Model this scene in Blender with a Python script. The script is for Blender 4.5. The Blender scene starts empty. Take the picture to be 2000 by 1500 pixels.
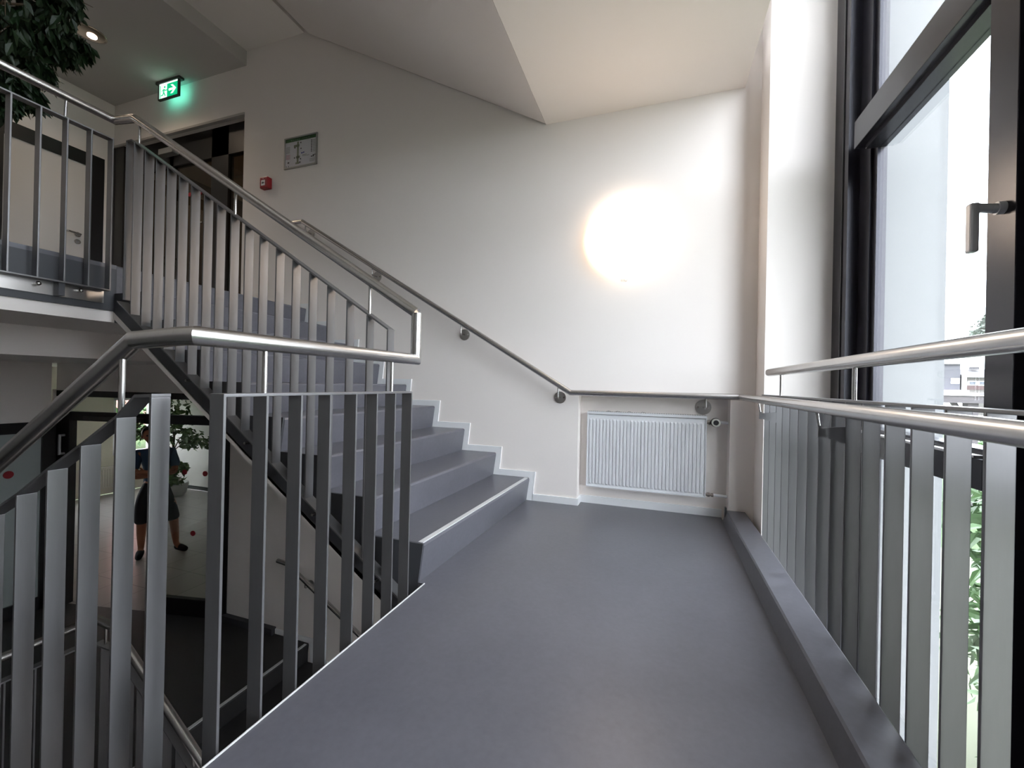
import bpy, bmesh, math, random
from mathutils import Vector, Matrix
random.seed(7)
SC = bpy.context.scene
COL = SC.collection
PI = math.pi

# ------------------------------------------------------------------ camera
def make_camera():
    yaw, pitch, roll = [math.radians(a) for a in (19.15, 0.12, 1.21)]
    cy, sy = math.cos(yaw), math.sin(yaw)
    fwd = Vector((-sy, cy, 0)); right = Vector((cy, sy, 0)); up = Vector((0, 0, 1))
    f2 = fwd * math.cos(pitch) + up * math.sin(pitch)
    u2 = up * math.cos(pitch) - fwd * math.sin(pitch)
    r3 = right * math.cos(roll) + u2 * math.sin(roll)
    u3 = u2 * math.cos(roll) - right * math.sin(roll)
    cd = bpy.data.cameras.new('camera'); cd.sensor_width = 36.0; cd.sensor_fit = 'HORIZONTAL'
    cd.lens = 826.7 / 2000 * 36.0; cd.clip_start = 0.02; cd.clip_end = 500
    co = bpy.data.objects.new('camera', cd); COL.objects.link(co)
    m = Matrix((( r3.x, u3.x, -f2.x, 0), (r3.y, u3.y, -f2.y, 0), (r3.z, u3.z, -f2.z, 0.845), (0, 0, 0, 1)))
    co.matrix_world = m
    SC.camera = co
make_camera()

# ------------------------------------------------------------------ world / exposure
W = bpy.data.worlds.new('overcast_sky'); SC.world = W; W.use_nodes = True
nt = W.node_tree; bg = nt.nodes['Background']
bg.inputs['Color'].default_value = (0.91, 0.945, 1.03, 1); bg.inputs['Strength'].default_value = 11.5
SC.view_settings.view_transform = 'Standard'; SC.view_settings.look = 'None'
SC.view_settings.exposure = 0.34; SC.view_settings.gamma = 1.0
SC.view_settings.use_curve_mapping = False
LAMP_E = 5.5

# ------------------------------------------------------------------ materials
def mat(name, col, rough=0.6, metal=0.0, noise=None, bump=None, emis=None, spec=None, aniso=None):
    m = bpy.data.materials.new(name); m.use_nodes = True
    nt = m.node_tree; b = nt.nodes['Principled BSDF']
    b.inputs['Base Color'].default_value = (*col, 1); b.inputs['Roughness'].default_value = rough
    b.inputs['Metallic'].default_value = metal
    if spec is not None: b.inputs['Specular IOR Level'].default_value = spec
    tc = nt.nodes.new('ShaderNodeTexCoord')
    if noise:
        sc, amt, stretch = noise
        mp = nt.nodes.new('ShaderNodeMapping'); mp.inputs['Scale'].default_value = stretch
        n = nt.nodes.new('ShaderNodeTexNoise'); n.inputs['Scale'].default_value = sc; n.inputs['Detail'].default_value = 5
        nt.links.new(tc.outputs['Object'], mp.inputs[0]); nt.links.new(mp.outputs[0], n.inputs['Vector'])
        mx = nt.nodes.new('ShaderNodeMix'); mx.data_type = 'RGBA'
        mx.inputs[6].default_value = (*[c * (1 - amt) for c in col], 1)
        mx.inputs[7].default_value = (*[min(1, c * (1 + amt)) for c in col], 1)
        nt.links.new(n.outputs['Fac'], mx.inputs[0]); nt.links.new(mx.outputs[2], b.inputs['Base Color'])
    if bump:
        sc, st = bump
        n = nt.nodes.new('ShaderNodeTexNoise'); n.inputs['Scale'].default_value = sc; n.inputs['Detail'].default_value = 3
        nt.links.new(tc.outputs['Object'], n.inputs['Vector'])
        bp = nt.nodes.new('ShaderNodeBump'); bp.inputs['Strength'].default_value = st; bp.inputs['Distance'].default_value = 0.002
        nt.links.new(n.outputs['Fac'], bp.inputs['Height']); nt.links.new(bp.outputs[0], b.inputs['Normal'])
    if emis:
        b.inputs['Emission Color'].default_value = (*emis[0], 1); b.inputs['Emission Strength'].default_value = emis[1]
    return m

def linoleum(name, col, rough):
    m = mat(name, col, rough)
    nt = m.node_tree; b = nt.nodes['Principled BSDF']
    tc = nt.nodes.new('ShaderNodeTexCoord')
    n1 = nt.nodes.new('ShaderNodeTexNoise'); n1.inputs['Scale'].default_value = 2.2; n1.inputs['Detail'].default_value = 8; n1.inputs['Roughness'].default_value = 0.65
    n2 = nt.nodes.new('ShaderNodeTexNoise'); n2.inputs['Scale'].default_value = 60; n2.inputs['Detail'].default_value = 4
    nt.links.new(tc.outputs['Object'], n1.inputs['Vector']); nt.links.new(tc.outputs['Object'], n2.inputs['Vector'])
    ad = nt.nodes.new('ShaderNodeMath'); ad.operation = 'MULTIPLY_ADD'; ad.inputs[1].default_value = 0.35
    nt.links.new(n2.outputs['Fac'], ad.inputs[0]); nt.links.new(n1.outputs['Fac'], ad.inputs[2])
    cr = nt.nodes.new('ShaderNodeValToRGB')
    cr.color_ramp.elements[0].position = 0.45; cr.color_ramp.elements[0].color = (*[c * 0.86 for c in col], 1)
    cr.color_ramp.elements[1].position = 0.9; cr.color_ramp.elements[1].color = (*[c * 1.18 for c in col], 1)
    nt.links.new(ad.outputs[0], cr.inputs[0]); nt.links.new(cr.outputs[0], b.inputs['Base Color'])
    mr = nt.nodes.new('ShaderNodeMapRange'); mr.inputs[3].default_value = rough - 0.07; mr.inputs[4].default_value = rough + 0.1
    nt.links.new(n1.outputs['Fac'], mr.inputs[0]); nt.links.new(mr.outputs[0], b.inputs['Roughness'])
    bp = nt.nodes.new('ShaderNodeBump'); bp.inputs['Strength'].default_value = 0.08; bp.inputs['Distance'].default_value = 0.003
    nt.links.new(n1.outputs['Fac'], bp.inputs['Height']); nt.links.new(bp.outputs[0], b.inputs['Normal'])
    return m

def tile_mat(name, col, grout, size=0.45, rough=0.25):
    m = mat(name, col, rough)
    nt = m.node_tree; b = nt.nodes['Principled BSDF']
    tc = nt.nodes.new('ShaderNodeTexCoord')
    br = nt.nodes.new('ShaderNodeTexBrick'); br.offset = 0.0
    br.inputs['Scale'].default_value = 1.0; br.inputs['Brick Width'].default_value = size; br.inputs['Row Height'].default_value = size
    br.inputs['Mortar Size'].default_value = 0.004
    br.inputs['Color1'].default_value = (*col, 1); br.inputs['Color2'].default_value = (*[c * 0.93 for c in col], 1); br.inputs['Mortar'].default_value = (*grout, 1)
    nt.links.new(tc.outputs['Object'], br.inputs['Vector']); nt.links.new(br.outputs['Color'], b.inputs['Base Color'])
    return m

def glass_mat(name, tint=(0.96, 0.98, 0.98), rough=0.0):
    m = bpy.data.materials.new(name); m.use_nodes = True; nt = m.node_tree
    for n in list(nt.nodes): nt.nodes.remove(n)
    out = nt.nodes.new('ShaderNodeOutputMaterial'); mx = nt.nodes.new('ShaderNodeMixShader')
    tr = nt.nodes.new('ShaderNodeBsdfTransparent'); tr.inputs[0].default_value = (*tint, 1)
    gl = nt.nodes.new('ShaderNodeBsdfGlossy'); gl.inputs['Roughness'].default_value = rough
    ge = nt.nodes.new('ShaderNodeNewGeometry'); dp = nt.nodes.new('ShaderNodeVectorMath'); dp.operation = 'DOT_PRODUCT'
    nt.links.new(ge.outputs['Normal'], dp.inputs[0]); nt.links.new(ge.outputs['Incoming'], dp.inputs[1])
    ab = nt.nodes.new('ShaderNodeMath'); ab.operation = 'ABSOLUTE'; nt.links.new(dp.outputs['Value'], ab.inputs[0])
    om = nt.nodes.new('ShaderNodeMath'); om.operation = 'SUBTRACT'; om.inputs[0].default_value = 1.0; nt.links.new(ab.outputs[0], om.inputs[1])
    pw = nt.nodes.new('ShaderNodeMath'); pw.operation = 'POWER'; pw.inputs[1].default_value = 5.0; nt.links.new(om.outputs[0], pw.inputs[0])
    lw = nt.nodes.new('ShaderNodeMath'); lw.operation = 'MULTIPLY_ADD'; lw.inputs[1].default_value = 0.96; lw.inputs[2].default_value = 0.04; nt.links.new(pw.outputs[0], lw.inputs[0])
    nt.links.new(lw.outputs[0], mx.inputs[0]); nt.links.new(tr.outputs[0], mx.inputs[1]); nt.links.new(gl.outputs[0], mx.inputs[2])
    nt.links.new(mx.outputs[0], out.inputs[0])
    return m

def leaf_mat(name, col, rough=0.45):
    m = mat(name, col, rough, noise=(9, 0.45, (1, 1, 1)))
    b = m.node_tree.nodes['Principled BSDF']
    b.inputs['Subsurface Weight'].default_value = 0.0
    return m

M = {}
M['wall'] = mat('white_wall_paint', (0.90, 0.842, 0.80), 0.85, bump=(220, 0.06))
M['greywall'] = mat('grey_wall_paint', (0.34, 0.325, 0.31), 0.85)  # for the unseen near wall, greyed to cut its bounce light
M['ceiling'] = mat('white_ceiling_paint', (0.90, 0.842, 0.80), 0.9)
M['ceil_low'] = mat('shade_darkened_ceiling', (0.56, 0.53, 0.51), 0.9)  # ceiling paint darkened, puts the upper floor's shade into the colour
M['skirt'] = mat('white_skirting_lacquer', (0.86, 0.87, 0.88), 0.45)
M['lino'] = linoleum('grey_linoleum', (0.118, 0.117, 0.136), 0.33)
M['lino_low'] = linoleum('shade_darkened_linoleum', (0.035, 0.034, 0.034), 0.5)  # grey linoleum darkened, the lower level's dimness is in the colour
M['lino_dark'] = mat('dark_edge_and_shade_covering', (0.06, 0.062, 0.07), 0.55)  # dark edges; on flight sides, linoleum darkened to paint their shade
M['strip'] = mat('light_grey_nosing_strip', (0.62, 0.62, 0.62), 0.6)
M['steel'] = mat('brushed_stainless_tube', (0.56, 0.545, 0.53), 0.27, 1.0, noise=(40, 0.08, (1, 1, 1)))
M['bar'] = mat('grey_mica_painted_steel', (0.20, 0.196, 0.20), 0.36, 0.6, noise=(120, 0.06, (1, 1, 0.1)))
M['plate'] = mat('ground_steel_plate', (0.5, 0.48, 0.46), 0.3, 1.0)
M['alu'] = mat('anodised_dark_window_frame', (0.022, 0.021, 0.030), 0.24, 0.3)
M['black'] = mat('black_door_frame', (0.008, 0.008, 0.009), 0.4)
M['rad'] = mat('white_radiator_enamel', (0.80, 0.81, 0.83), 0.35)
M['rad_warm'] = mat('cream_radiator_enamel', (0.72, 0.68, 0.6), 0.4)
M['dark'] = mat('black_plastic', (0.01, 0.01, 0.012), 0.4)
M['knob'] = mat('pale_plastic_ring', (0.62, 0.62, 0.56), 0.45)
M['brass'] = mat('nickel_valve', (0.3, 0.26, 0.24), 0.35, 0.9)
M['lamp'] = mat('opal_glass_lit', (1, 1, 1), 0.4, emis=((1.0, 0.78, 0.58), LAMP_E))
M['lamp_base'] = mat('white_lamp_base', (0.8, 0.78, 0.74), 0.5)
M['mark'] = mat('pale_grey_print', (0.45, 0.42, 0.4), 0.6)
M['glass'] = glass_mat('clear_window_glass')
M['glass_in'] = glass_mat('grey_tinted_glass', (0.86, 0.88, 0.86))
M['handle'] = mat('matt_aluminium', (0.55, 0.55, 0.57), 0.4, 0.3)
M['frost'] = mat('milky_privacy_glass', (0.36, 0.40, 0.39), 0.3)
M['brownglass'] = glass_mat('smoked_brown_glass', (0.62, 0.55, 0.46))
M['render'] = mat('white_outside_plaster', (0.165, 0.168, 0.172), 0.9, bump=(300, 0.25))
M['grass'] = mat('lawn_green', (0.04, 0.08, 0.022), 0.95, noise=(3, 0.4, (1, 1, 1)))
M['paving'] = mat('grey_paving', (0.11, 0.12, 0.08), 0.9, noise=(4, 0.2, (1, 1, 1)))
M['red'] = mat('red_plastic', (0.30, 0.012, 0.02), 0.35)
M['reddot'] = mat('red_glass_sticker', (0.28, 0.008, 0.015), 0.5)
M['white'] = mat('white_print', (0.8, 0.8, 0.8), 0.6)
M['green_lit'] = mat('lit_green_sign', (0, 0.4, 0.2), 0.5, emis=((0.0, 0.42, 0.17), 1.0))
M['white_lit'] = mat('lit_white_sign', (0.9, 1, 0.95), 0.5, emis=((0.75, 1.0, 0.88), 1.2))
M['sign_glow'] = mat('sign_light_guide', (0.2, 0.9, 0.7), 0.5, emis=((0.2, 0.9, 0.68), 1.5))
M['sign_frame'] = mat('dark_sign_frame', (0.05, 0.05, 0.05), 0.5)
M['paper'] = mat('white_plan_paper', (0.62, 0.62, 0.66), 0.3)
M['plan_green'] = mat('dark_green_header', (0.02, 0.10, 0.03), 0.4)
M['plan_grey'] = mat('plan_line_grey', (0.25, 0.27, 0.25), 0.5)
M['plan_olive'] = mat('plan_building_shape', (0.22, 0.25, 0.18), 0.5)
M['plan_black'] = mat('plan_black_ink', (0.03, 0.03, 0.04), 0.5)
M['plan_blue'] = mat('plan_blue_ink', (0.04, 0.05, 0.3), 0.5)
M['plan_pink'] = mat('plan_pink_ink', (0.5, 0.25, 0.32), 0.5)
M['plan_frame'] = mat('grey_aluminium_frame', (0.38, 0.38, 0.38), 0.4, 0.7)
M['doorleaf'] = mat('grey_door_leaf', (0.62, 0.60, 0.58), 0.55)
M['tile'] = tile_mat('grey_floor_tiles', (0.36, 0.33, 0.31), (0.16, 0.15, 0.14), 0.45, 0.28)
M['cream'] = mat('cream_room_wall', (0.74, 0.70, 0.58), 0.85)
M['brown'] = mat('brown_corridor_wall', (0.34, 0.24, 0.13), 0.7)
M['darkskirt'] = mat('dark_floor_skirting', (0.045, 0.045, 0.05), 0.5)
M['pvc'] = mat('white_window_frame', (0.8, 0.82, 0.84), 0.4)
M['reflector'] = mat('polished_reflector', (0.8, 0.72, 0.62), 0.12, 1.0)
M['bowl'] = mat('lit_reflector_bowl', (0.8, 0.7, 0.6), 0.3, 0.5, emis=((1.0, 0.80, 0.62), 0.55))
M['bulb'] = mat('lit_bulb', (1, 0.9, 0.8), 0.4, emis=((1.0, 0.75, 0.62), 9.0))
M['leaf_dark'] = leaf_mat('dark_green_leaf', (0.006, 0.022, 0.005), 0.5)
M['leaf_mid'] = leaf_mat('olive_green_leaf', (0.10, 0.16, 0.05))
M['leaf_light'] = leaf_mat('fresh_green_leaf', (0.06, 0.12, 0.04))
M['leaf_tree'] = leaf_mat('grey_green_leaf', (0.10, 0.12, 0.10))
M['bark'] = mat('brown_bark', (0.12, 0.08, 0.05), 0.8)
M['flower'] = mat('purple_flower', (0.45, 0.32, 0.6), 0.7)
M['flower_old'] = mat('withered_flower', (0.32, 0.2, 0.14), 0.8)
M['pot'] = mat('pale_planter', (0.5, 0.5, 0.46), 0.5)
M['soil'] = mat('dark_soil', (0.03, 0.022, 0.015), 0.9)
M['skin'] = mat('person_skin', (0.33, 0.13, 0.07), 0.55)
M['hair'] = mat('dark_hair', (0.012, 0.009, 0.008), 0.6)
M['shirt'] = mat('navy_blue_cotton', (0.025, 0.06, 0.12), 0.85)
M['shorts'] = mat('black_cotton', (0.012, 0.013, 0.018), 0.85)
M['slate'] = mat('grey_slate_cladding', (0.062, 0.06, 0.07), 0.8, noise=(2.0, 0.15, (1, 1, 8)))
M['roof'] = mat('grey_roof_tiles', (0.062, 0.058, 0.06), 0.8)
M['beige'] = mat('beige_facade', (0.10, 0.092, 0.085), 0.9)
M['redbrown'] = mat('red_brown_band', (0.07, 0.042, 0.042), 0.9)
M['winglass'] = mat('far_window_glass', (0.03, 0.04, 0.055), 0.15)
M['timber'] = mat('weathered_timber', (0.07, 0.062, 0.066), 0.8)
M['brick'] = mat('red_brick_wall', (0.42, 0.2, 0.18), 0.9, noise=(6, 0.2, (1, 1, 4)))
M['carwhite'] = mat('white_car_paint', (0.75, 0.77, 0.8), 0.25)
M['tyre'] = mat('black_tyre', (0.01, 0.01, 0.01), 0.7)
M['zinc'] = mat('pale_metal_edge', (0.75, 0.75, 0.76), 0.4, 0.6)

# ------------------------------------------------------------------ mesh helpers
class MB:
    def __init__(s): s.bm = bmesh.new()
    def poly(s, pts):
        return s.bm.faces.new([s.bm.verts.new(p) for p in pts])
    def box(s, x0, x1, y0, y1, z0, z1, bevel=0, M4=None):
        if x0 > x1: x0, x1 = x1, x0
        if y0 > y1: y0, y1 = y1, y0
        if z0 > z1: z0, z1 = z1, z0
        r = bmesh.ops.create_cube(s.bm, size=1.0)
        vs = r['verts']
        for v in vs:
            v.co = Vector(((x0 + x1) / 2 + v.co.x * (x1 - x0), (y0 + y1) / 2 + v.co.y * (y1 - y0), (z0 + z1) / 2 + v.co.z * (z1 - z0)))
        if bevel:
            es = list({e for v in vs for e in v.link_edges})
            r = bmesh.ops.bevel(s.bm, geom=es, offset=bevel, segments=2, affect='EDGES', profile=0.6)
            vs = r['verts']
        if M4 is not None:
            bmesh.ops.transform(s.bm, matrix=M4, verts=list(set(vs)))
        return s
    def prism(s, pts, axis, a, b, off=None):
        """pts: 2-D outline in the two other axes, extruded from a to b along axis (x,y,z)."""
        def P(p, t):
            u, v = p
            if axis == 'y': return (u, t, v)
            if axis == 'x': return (t, u, v)
            return (u, v, t)
        A = [s.bm.verts.new(P(p, a)) for p in pts]; B = [s.bm.verts.new(P(p, b)) for p in pts]
        n = len(pts)
        fs = [s.bm.faces.new(A), s.bm.faces.new(B[::-1])]
        for i in range(n): fs.append(s.bm.faces.new([A[i], B[i], B[(i + 1) % n], A[(i + 1) % n]]))
        if off:
            for v, p in zip(B, pts): v.co.x += off(p) if callable(off) else off
        bmesh.ops.recalc_face_normals(s.bm, faces=fs)
        return s
    def tube(s, path, r, n=20, caps=True, radii=None):
        P = [Vector(p) for p in path]; rings = []
        d0 = (P[1] - P[0]).normalized()
        ref = Vector((0, 0, 1)) if abs(d0.z) < 0.9 else Vector((1, 0, 0))
        u = d0.cross(ref).normalized(); v = d0.cross(u).normalized()
        base = [(math.cos(2 * PI * k / n), math.sin(2 * PI * k / n)) for k in range(n)]
        rr = radii or [r] * len(P)
        ring = [P[0] + (u * c + v * sn) * rr[0] for c, sn in base]
        rings.append(ring)
        for i in range(1, len(P)):
            d = (P[i] - P[i - 1]).normalized()
            if i < len(P) - 1:
                d2 = (P[i + 1] - P[i]).normalized(); nn = (d + d2)
                nn = nn.normalized() if nn.length > 1e-6 else d
            else: nn = d
            new = []
            k = rr[i] / rr[i - 1]
            for q in rings[-1]:
                off = q - P[i - 1]; off = off - d * off.dot(d)
                q0 = P[i - 1] + off * k
                t = (P[i] - q0).dot(nn) / d.dot(nn)
                new.append(q0 + d * t)
            rings.append(new)
        prev = [s.bm.verts.new(p) for p in rings[0]]
        if caps: s.bm.faces.new([s.bm.verts.new(p) for p in rings[0]][::-1])
        for i in range(1, len(P)):
            cur = [s.bm.verts.new(p) for p in rings[i]]
            for k in range(n):
                f = s.bm.faces.new([prev[k], prev[(k + 1) % n], cur[(k + 1) % n], cur[k]]); f.smooth = True
            prev = cur
            if i < len(P) - 1 and (P[i] - P[i - 1]).angle(P[i + 1] - P[i]) > 0.12:
                prev = [s.bm.verts.new(p) for p in rings[i]]
        if caps: s.bm.faces.new([s.bm.verts.new(p) for p in rings[-1]])
        return s
    def cyl(s, p0, p1, r, n=24, r2=None):
        return s.tube([p0, p1], r, n, True, [r, r2 if r2 is not None else r])
    def ball(s, c, r, sc=(1, 1, 1), u=16, v=10):
        q = bmesh.ops.create_uvsphere(s.bm, u_segments=u, v_segments=v, radius=r)
        for w in q['verts']: w.co = Vector((c[0] + w.co.x * sc[0], c[1] + w.co.y * sc[1], c[2] + w.co.z * sc[2]))
        for f in {f for w in q['verts'] for f in w.link_faces}: f.smooth = True
        return s
    def lathe(s, prof, c, axis='z', n=32):
        """prof: list of (radius, height along axis)"""
        def P(r, h, a):
            x, y = r * math.cos(a), r * math.sin(a)
            if axis == 'z': return (c[0] + x, c[1] + y, c[2] + h)
            if axis == 'y': return (c[0] + x, c[1] + h, c[2] + y)
            return (c[0] + h, c[1] + x, c[2] + y)
        rings = [[s.bm.verts.new(P(r, h, 2 * PI * k / n)) for k in range(n)] for r, h in prof]
        fs = []
        for a, b in zip(rings[:-1], rings[1:]):
            for k in range(n):
                f = s.bm.faces.new([a[k], a[(k + 1) % n], b[(k + 1) % n], b[k]]); f.smooth = True; fs.append(f)
        fs.append(s.bm.faces.new(rings[0][::-1])); fs.append(s.bm.faces.new(rings[-1]))
        bmesh.ops.recalc_face_normals(s.bm, faces=fs)
        return s

def origin_of(parent):
    o = Vector((0, 0, 0)); p = parent
    while p is not None:
        o = o + p.location; p = p.parent
    return o

def obj(name, mb, m, parent=None, loc=None, label=None):
    """link the builder as ONE mesh object; its vertices were given in world coordinates"""
    me = bpy.data.meshes.new(name)
    bm = mb.bm
    base = Vector(loc) if loc is not None else origin_of(parent)
    if parent is None and loc is None:
        xs = [v.co for v in bm.verts]
        base = Vector(((min(v.x for v in xs) + max(v.x for v in xs)) / 2, (min(v.y for v in xs) + max(v.y for v in xs)) / 2, min(v.z for v in xs)))
    bmesh.ops.translate(bm, verts=bm.verts, vec=-base)
    bmesh.ops.recalc_face_normals(bm, faces=bm.faces) if False else None
    bm.to_mesh(me); bm.free()
    me.materials.append(m)
    o = bpy.data.objects.new(name, me); COL.objects.link(o)
    o.location = base - origin_of(parent)
    if parent is not None: o.parent = parent
    if label: o['label'] = label
    return o

def thing(name, label, cat, loc=(0, 0, 0), group=None):
    o = bpy.data.objects.new(name, None); COL.objects.link(o); o.location = loc
    o.empty_display_size = 0.1
    o['label'] = label; o['category'] = cat
    if group: o['group'] = group
    return o

def tag(o, label, cat, group=None):
    o['label'] = label; o['category'] = cat
    if group: o['group'] = group
    return o

def struct(name, mb, m, label=None, cat=None):
    o = obj(name, mb, m); o['kind'] = 'structure'
    if label: o['label'] = label
    if cat: o['category'] = cat
    return o

def struct_root(name, loc, label, cat):
    o = bpy.data.objects.new(name, None); COL.objects.link(o); o.location = loc
    o['kind'] = 'structure'; o['label'] = label; o['category'] = cat
    return o

def put(o, d):                      # copy of a part under the same parent, moved by d
    c = o.copy(); COL.objects.link(c); c.location = o.location + Vector(d); return c

# ------------------------------------------------------------------ main dimensions
R = 0.166; RUN = 0.266; FL = 9 * R              # riser, tread, half storey
D = 3.0                                          # back wall
YN = -0.85                                       # wall behind the camera
XW = 0.893                                       # window frame plane
TOP = 5.6

# ------------------------------------------------------------------ shell
# back wall with the radiator niche, one piece, 0.35 thick
def back_wall():
    b = MB(); y0, y1 = D, D + 0.45
    nx0, nx1, nz = -0.537, 0.432, 0.785
    b.box(-3.84, nx0, y0, y1, -3.2, TOP)
    b.box(nx0, nx1, y0, y1, nz, TOP)
    b.box(nx0, nx1, y0, y1, -3.2, -0.012)
    b.box(nx0, nx1, y0 + 0.11, y1, 0.0, nz)
    b.box(nx1, 1.0, y0, y1, -3.2, TOP)
    return struct('wall_back', b, M['wall'], 'white painted stairwell wall behind the stairs with a radiator niche', 'wall')
back_wall()
struct('wall_window_pier', MB().box(0.572, 1.0, 2.78, 3.0, -3.2, TOP), M['wall'], 'bright white pier between back wall and window', 'wall')
struct('wall_above_storefront', MB().box(-5.83, -3.84, D, D + 0.2, 3.43, 4.05), M['wall'], 'wall strip above the dark glazed doors', 'wall')
struct('wall_left', MB().box(-5.98, -5.83, YN, D, 1.16, 4.05), M['wall'], 'upper floor wall with the grey door', 'wall')
struct('wall_near', MB().box(-6.0, 1.0, YN - 0.15, YN, -3.2, TOP), M['greywall'], 'wall behind the viewer', 'wall')
struct('wall_left_top', MB().box(-3.25, -3.1, YN, D, 4.42, TOP), M['wall'], 'wall of the floor above', 'wall')
struct('ceiling', MB().box(-5.98, 1.0, YN - 0.15, D + 0.3, TOP, TOP + 0.15), M['ceiling'], 'top ceiling of the stairwell', 'ceiling')

# slabs
def slab(name, m, x0, x1, y0, y1, z0, z1, label, cat='floor', bevel=0):
    b = MB().box(x0, x1, y0, y1, z0, z1, bevel)
    return struct(name, b, m, label, cat)
slab('floor_landing_slab', M['ceiling'], -0.905, 0.525, YN, D, -0.22, -0.012, 'concrete slab under the grey landing')
fl = MB().box(-0.92, 0.405, YN, D, -0.012, 0.0, 0.0)
fl.box(-0.92, -0.905, YN, 1.57, -0.16, -0.012)
fl.box(-0.965, -0.92, 1.57, D, -0.16, 0.0)
fl.box(-0.525, 0.405, D, D + 0.105, -0.012, 0.0)
struct('floor', fl, M['lino'], 'grey linoleum floor of the half landing', 'floor')
struct('landing_edge_highlight', MB().tube([(-0.917, YN, 0.001), (-0.917, 1.57, 0.001)], 0.0028, 8), M['strip'], 'painted edge highlight, a thin pale line along the stairwell side of the landing', 'trim')  # pale line paints the highlight on the landing's edge
# kerb along the window
kb = MB().prism([(0.399, 0.0), (0.418, 0.070), (0.424, 0.076), (0.525, 0.076), (0.531, 0.070), (0.531, -0.2), (0.52, -0.2), (0.52, 0.0)], 'y', YN, D)
struct('trim_2', kb, M['lino'], 'grey covered kerb between the landing floor and the window railing', 'kerb')
struct('landing_edge_highlight0', MB().box(0.408, 0.418, D - 0.03, D + 0.004, 0.0, 0.098, 0.002), M['lino_dark'], 'dark end piece of the kerb covering at the back wall', 'trim')
# upper half landing above our head: flat soffit, and floor slab above
slab('ceiling_landing_soffit', M['ceiling'], -0.82, 0.48, YN, D, 2.76, 2.98, 'flat underside of the half landing above', 'ceiling')
# upper floor
ub_ = MB().box(-5.83, -3.02, YN, 1.575, 1.16, 1.47).box(-5.83, -3.07, 1.575, D, 1.16, 1.47)
struct('floor_upper', ub_, M['ceiling'], 'white concrete edge of the upper floor slab', 'floor')
ub_ = MB().box(-5.83, -3.012, YN, 1.575, 1.47, FL).box(-5.83, -3.052, 1.575, D, 1.47, FL)
struct('floor_upper_covering', ub_, M['lino'], 'grey floor covering of the upper floor', 'floor')
struct('trim_3', MB().box(-3.02, -3.008, YN, 1.575, 1.225, 1.470), M['lino_dark'], 'dark grey band covering the edge of the upper floor', 'trim')
slab('ceiling_lower', M['ceiling'], -5.83, -3.83, YN, D, 0.97, 1.16, 'lowered ceiling of the lower floor', 'ceiling')
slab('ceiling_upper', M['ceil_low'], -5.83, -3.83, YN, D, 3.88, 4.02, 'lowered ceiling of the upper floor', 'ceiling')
slab('ceiling_upper_slab', M['ceiling'], -5.98, -3.12, YN, D, 4.02, 4.42, 'slab above the upper floor', 'ceiling')
# lower floor
slab('floor_lower', M['lino_dark'], -5.83, -2.92, YN, D, -1.70, -FL - 0.006, 'floor of the lower level, colour darkened for its shade')
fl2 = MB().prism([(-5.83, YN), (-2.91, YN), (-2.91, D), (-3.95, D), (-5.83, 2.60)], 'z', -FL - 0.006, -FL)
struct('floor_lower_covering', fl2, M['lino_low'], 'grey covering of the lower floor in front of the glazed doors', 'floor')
slab('floor_bottom', M['tile'], -5.98, 1.0, YN, D, -3.2, -2.99, 'floor at the foot of the stairwell')

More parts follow.
